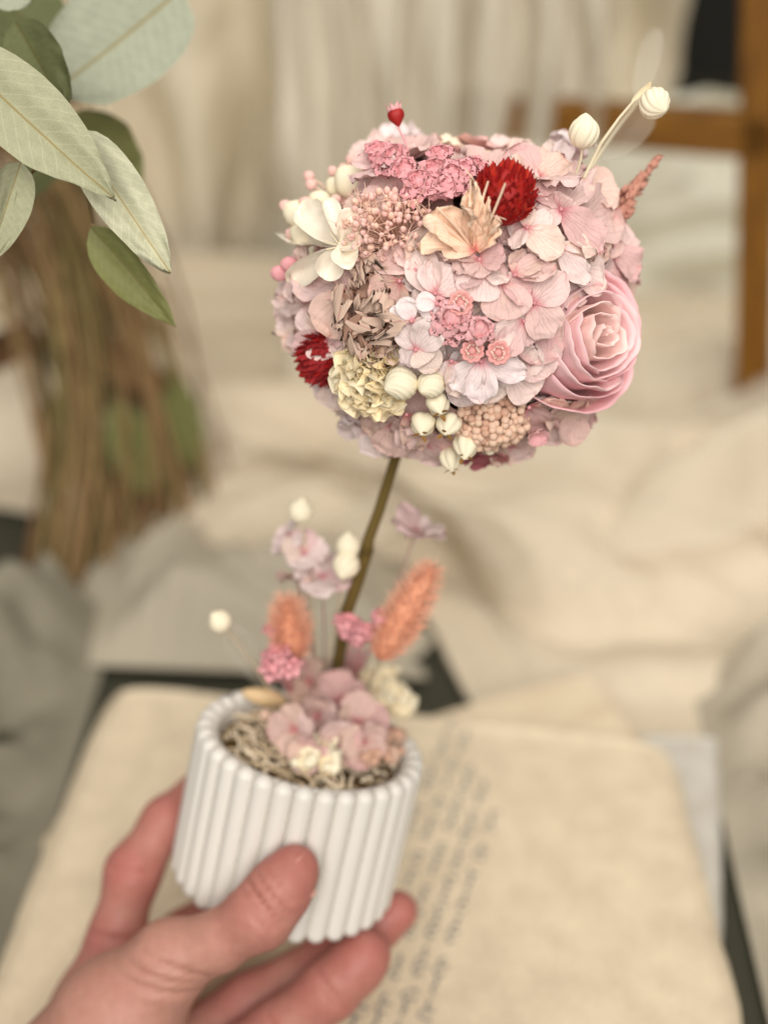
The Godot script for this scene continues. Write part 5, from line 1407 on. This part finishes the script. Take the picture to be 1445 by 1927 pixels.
func make_setting() -> void:
	var plane := PlaneMesh.new()
	plane.size = Vector2(4.0, 3.0)
	structure("tabletop", plane, M.tabletop, Transform3D(Basis.IDENTITY, Vector3(0, -0.002, -0.9)))
	var wall := QuadMesh.new()
	wall.size = Vector2(5.0, 3.0)
	structure("back_wall", wall, M.wall, Transform3D(Basis.IDENTITY, Vector3(0, 1.2, -1.7)))
	# papers
	sheet("white_card", "smooth white card under the cream papers, showing at the right", [Vector3(0.0352, 0.0100, -0.4239), Vector3(0.1247, 0.0100, -0.4239), Vector3(0.1033, 0.0100, -0.3141), Vector3(0.0125, 0.0100, -0.3141)], M.card, 0.0005, 0.0095, 0.0, 501, 0.03)
	sheet("cream_paper", "plain cream paper lying askew under the written sheet", [Vector3(-0.1154, 0.0160, -0.3651), Vector3(0.0818, 0.0160, -0.4595), Vector3(0.100, 0, -0.390), Vector3(-0.100, 0, -0.325)], M.paper, 0.0108, 0.0035, 0.0015, 502)
	sheet("cream_paper", "large cream paper with faded handwriting, topmost of the stack under the pot", [Vector3(-0.1037, 0.0200, -0.4440), Vector3(0.1027, 0.0200, -0.4060), Vector3(0.0985, 0.0200, -0.2441), Vector3(-0.1153, 0.0200, -0.2506)], M.paper_written, 0.0162, 0.0030, 0.0025, 503)
	# cloths
	var n1 := FastNoiseLite.new()
	n1.seed = 601
	n1.frequency = 1.0
	cloth("backdrop_curtain", "beige curtain hanging in soft vertical folds behind everything", Vector3(-0.75, 0.62, -1.02), Vector3(0.955, 0, 0.0), Vector3(0, -0.64, 0), Vector3(0, 0, 1), 160, 40, M.curtain,
		func(u, v): return Vector3(0.02 * n1.get_noise_2d(u * 3.0, v * 2.0), 0, 0.030 * sin(u * 62.0 + 5.0 * n1.get_noise_2d(u * 4.0, v * 1.5)) + 0.05 * n1.get_noise_2d(u * 7.0, v * 1.6)))
	cloth("tulle_veil", "sheer pale tulle hanging in the middle over the beige curtain", Vector3(-0.055, 0.62, -0.76), Vector3(0.165, 0, 0.0), Vector3(0.0, -0.60, 0.02), Vector3(0, 0, 1), 90, 40, M.sheer,
		func(u, v): return Vector3(0.05 * n1.get_noise_2d(u * 2.0 + 30.0, v * 2.0), 0, 0.018 * sin(u * 40.0 + 4.0 * n1.get_noise_2d(u * 4.0 + 9.0, v * 2.0))))
	cloth("grey_veil", "grey green veil hung low behind the wooden frame", Vector3(0.08, 0.138, -0.95), Vector3(0.66, 0, 0.0), Vector3(0, -0.135, 0.05), Vector3(0, 0, 1), 70, 30, M.veil,
		func(u, v): return Vector3(0, 0.10 * n1.get_noise_1d(u * 4.0) * (1.0 - v), 0.03 * n1.get_noise_2d(u * 6.0 + 50.0, v * 3.0)))
	cloth("cream_drape", "cream muslin spread in long soft folds on the table behind the papers", Vector3(-0.095, 0.0, -0.98), Vector3(0.775, 0, 0.0), Vector3(0.0, 0.0, 0.53), Vector3(0, 1, 0), 170, 130, M.drape,
		func(u, v): return Vector3(0.02 * n1.get_noise_2d(u * 5.0, v * 5.0) - (0.42 * smoothstep(0.95, 0.35, v) - 0.10 * n1.get_noise_1d(v * 4.0 + 60.0)) * (1.0 - u) * (1.0 - u), 0.03 * n1.get_noise_2d(u * 4.0 + 5.0, v * 1.0) * v * smoothstep(1.0, 0.8, v) - 0.17 * v * v * v * smoothstep(0.20, 0.15, u) + 0.05 * v * v * v * smoothstep(0.18, 0.23, u), 0.0015 + (0.022 + 0.017 * sin(17.0 * (v * 1.0 + u * 0.42) + 4.0 * n1.get_noise_2d(u * 1.6, v * 1.6)) + 0.009 * sin(44.0 * (v * 0.9 - u * 0.35) + 5.0 * n1.get_noise_2d(u * 2.6 + 40.0, v * 2.6)) + 0.012 * n1.get_noise_2d(u * 3.0 + 20.0, v * 3.0)) * smoothstep(0.95, 0.84, v) * smoothstep(0.0, 0.12, u) * (0.35 + 0.65 * smoothstep(0.35, 0.7, v))))
	cloth("tulle_drape", "sheer tulle swept across the muslin behind the papers", Vector3(0.0, 0.012, -0.78), Vector3(0.55, 0, -0.05), Vector3(-0.02, 0.0, 0.25), Vector3(0, 1, 0), 120, 60, M.sheer_thin,
		func(u, v): return Vector3(0, 0.2 * n1.get_noise_1d(u * 3.0 + 8.0), 0.012 + 0.030 * exp(-pow((v - 0.55 - 0.25 * sin(u * 5.0)) / 0.16, 2.0)) + 0.012 * sin(30.0 * (v + u * 0.6) + 4.0 * n1.get_noise_2d(u * 3.0, v * 2.0)) * smoothstep(0.0, 0.1, v) * smoothstep(1.0, 0.9, v)))
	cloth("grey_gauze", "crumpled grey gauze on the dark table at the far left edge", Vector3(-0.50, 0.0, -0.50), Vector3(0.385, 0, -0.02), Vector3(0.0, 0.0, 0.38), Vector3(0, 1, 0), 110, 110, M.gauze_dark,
		func(u, v): return Vector3(0.03 * n1.get_noise_2d(u * 4.0 + 90.0, v * 4.0) * (1.0 - u), 0, 0.002 + (0.020 + 0.016 * sin(30.0 * (v * 0.8 + u * 0.9) + 6.0 * n1.get_noise_2d(u * 3.0, v * 3.0)) + 0.022 * n1.get_noise_2d(u * 4.0 + 100.0, v * 4.5) + 0.006 * n1.get_noise_2d(u * 14.0, v * 14.0 + 60.0)) * smoothstep(1.0, 0.90, u)))
	cloth("grey_gauze", "strip of grey gauze on the table just behind the papers", Vector3(-0.135, 0.0, -0.595), Vector3(0.15, 0, 0.01), Vector3(0.0, 0.0, 0.115), Vector3(0, 1, 0), 80, 40, M.gauze,
		func(u, v): return Vector3(0.10 * n1.get_noise_1d(v * 3.0 + 3.0) * u, (0.12 * u * u + 0.5 * n1.get_noise_1d(u * 3.0)) * (1.0 - v), 0.004 + (0.022 + 0.005 * sin(8.0 * v + 7.0 * u + 2.0 * n1.get_noise_2d(u * 1.5, v)) + 0.008 * n1.get_noise_2d(u * 2.0 + 300.0, v * 2.0)) * smoothstep(1.0, 0.7, v) * smoothstep(0.0, 0.25, v) * smoothstep(1.0, 0.8, u) * smoothstep(0.0, 0.3, u)))
	cloth("grey_gauze", "crumpled grey gauze on the dark table at the lower right", Vector3(0.124, 0.0, -0.47), Vector3(0.32, 0, 0), Vector3(-0.018, 0.0, 0.30), Vector3(0, 1, 0), 70, 70, M.gauze,
		func(u, v): return Vector3(0.03 * n1.get_noise_2d(u * 4.0 + 190.0, v * 4.0) * u, 0, 0.002 + (0.018 + 0.014 * sin(24.0 * (v * 0.9 - u * 0.8) + 6.0 * n1.get_noise_2d(u * 3.0 + 7.0, v * 3.0)) + 0.016 * n1.get_noise_2d(u * 5.0 + 130.0, v * 4.5)) * smoothstep(0.0, 0.10, u)))
	# wooden frame
	var foot := Vector3(0.2073, 0.0000, -0.7209)
	var frame := thing("wooden_frame", "golden brown wooden frame standing at the right behind the flowers", "frame", foot, Basis(Vector3.UP, -0.32))
	part(frame, "post", rib_box(Vector3(0.019, 0.55, 0.022), 0.002), M.wood, Transform3D(Basis(Vector3.BACK, 0.10), Vector3.ZERO))
	part(frame, "rail", rib_box(Vector3(0.022, 0.30, 0.020), 0.002), M.wood, Transform3D(Basis(Vector3(0, 1, 0), Vector3(-1, 0, 0), Vector3(0, 0, 1)), Vector3(0.12, 0.163, 0.001)))
	# bundle of dried stems
	var knot := Vector3(-0.1725, 0.1351, -0.6325)
	var bundle := thing("dried_stem_bundle", "bundle of brown dried stems spreading down at the left", "stem bundle", Vector3(knot.x, 0, knot.z))
	var feet := [Vector3(-0.1583, 0.0000, -0.5410), Vector3(-0.0857, 0.0000, -0.6087)]
	for k in 120:
		var q := rng.randf()
		var ft: Vector3 = feet[0].lerp(feet[1], q) + Vector3(rng.randf_range(-0.012, 0.012), 0.0, rng.randf_range(-0.05, 0.02))
		var kp := knot + Vector3(rng.randf_range(-0.03, 0.035) + 0.02 * q, rng.randf_range(-0.02, 0.08), rng.randf_range(-0.02, 0.02))
		var w := rng.randf_range(0.0006, 0.0016)
		part(bundle, "stem", tube(bow(kp - bundle.position, ft - bundle.position, Vector3(rng.randf_range(0, 0.02), rng.randf_range(-0.005, 0.01), 0), 6), tapered(7, w * 0.8, w), 6), [M.dry_stem, M.dry_stem_dark, M.dry_stem_green, M.dry_stem][k % 4])
	for k in 26:
		var at := knot + Vector3(rng.randf_range(-0.06, 0.05), rng.randf_range(-0.05, 0.09), rng.randf_range(-0.03, 0.03))
		var d := Vector3(rng.randf_range(-1, 1), rng.randf_range(-1, 0.5), rng.randf_range(-0.5, 0.5)).normalized() * rng.randf_range(0.03, 0.05)
		leaf(bundle, at, at + d, 0.018, Vector3(rng.randf_range(-0.5, 0.5), 0.4, 1), M.leaf_dark if k % 2 else M.dry_stem_dark, 0.6, 0.6, 0.1, 0.3, 700 + k)
	for k in 3:
		var at: Vector3 = feet[0].lerp(feet[1], rng.randf_range(0.35, 0.8)) + Vector3(0, rng.randf_range(0.05, 0.08), -0.02)
		leaf(bundle, at, at + Vector3(rng.randf_range(0.0, 0.02), -0.045, 0.01), 0.022, Vector3(0.1, 0.4, 1), M.leaf_green, 0.6, 0.6, 0.1, 0.3, 740 + k)


func _ready() -> void:
	# camera, a little above the flowers and looking down on the table
	var cam := Camera3D.new()
	cam.name = "camera"
	cam.fov = 40.0
	cam.near = 0.01
	cam.far = 20.0
	cam.position = Vector3(0, 0.33, 0)
	cam.rotation_degrees = Vector3(-28, 0, 0)
	var lens := CameraAttributesPhysical.new()
	lens.frustum_focal_length = 32.97
	lens.frustum_focus_distance = 0.297
	lens.exposure_aperture = 3.9
	cam.attributes = lens
	add_child(cam)
	cam.current = true
	var env := Environment.new()
	env.background_mode = Environment.BG_COLOR
	env.background_color = Color(0.94, 0.92, 0.89)
	env.background_energy_multiplier = 0.42
	env.tonemap_mode = Environment.TONE_MAPPER_LINEAR
	env.tonemap_exposure = 1.0
	env.sdfgi_enabled = true
	env.ssao_enabled = true
	env.ssil_enabled = true
	var we := WorldEnvironment.new()
	we.name = "environment"
	we.environment = env
	add_child(we)
	var key := AreaLight3D.new()
	key.name = "window_light"
	key.area_size = Vector2(1.3, 1.3)
	key.light_energy = 3.95
	key.light_color = Color(1.0, 0.975, 0.945)
	key.shadow_enabled = true
	add_child(key)
	key.look_at_from_position(Vector3(0.05, 1.20, 1.30), Vector3(0.0, 0.15, -0.45))
	var top := AreaLight3D.new()
	top.name = "ceiling_light"
	top.area_size = Vector2(0.6, 0.6)
	top.light_energy = 0.72
	top.light_color = Color(1.0, 0.97, 0.93)
	top.shadow_enabled = true
	add_child(top)
	top.look_at_from_position(Vector3(0.25, 1.45, -0.55), Vector3(0.08, 0.0, -0.62), Vector3.FORWARD)
	rng.seed = 20
	make_materials()
	make_shapes()
	make_setting()
	make_pot()
	make_hand()
	make_topiary()
	make_pot_plants()
	make_eucalyptus()
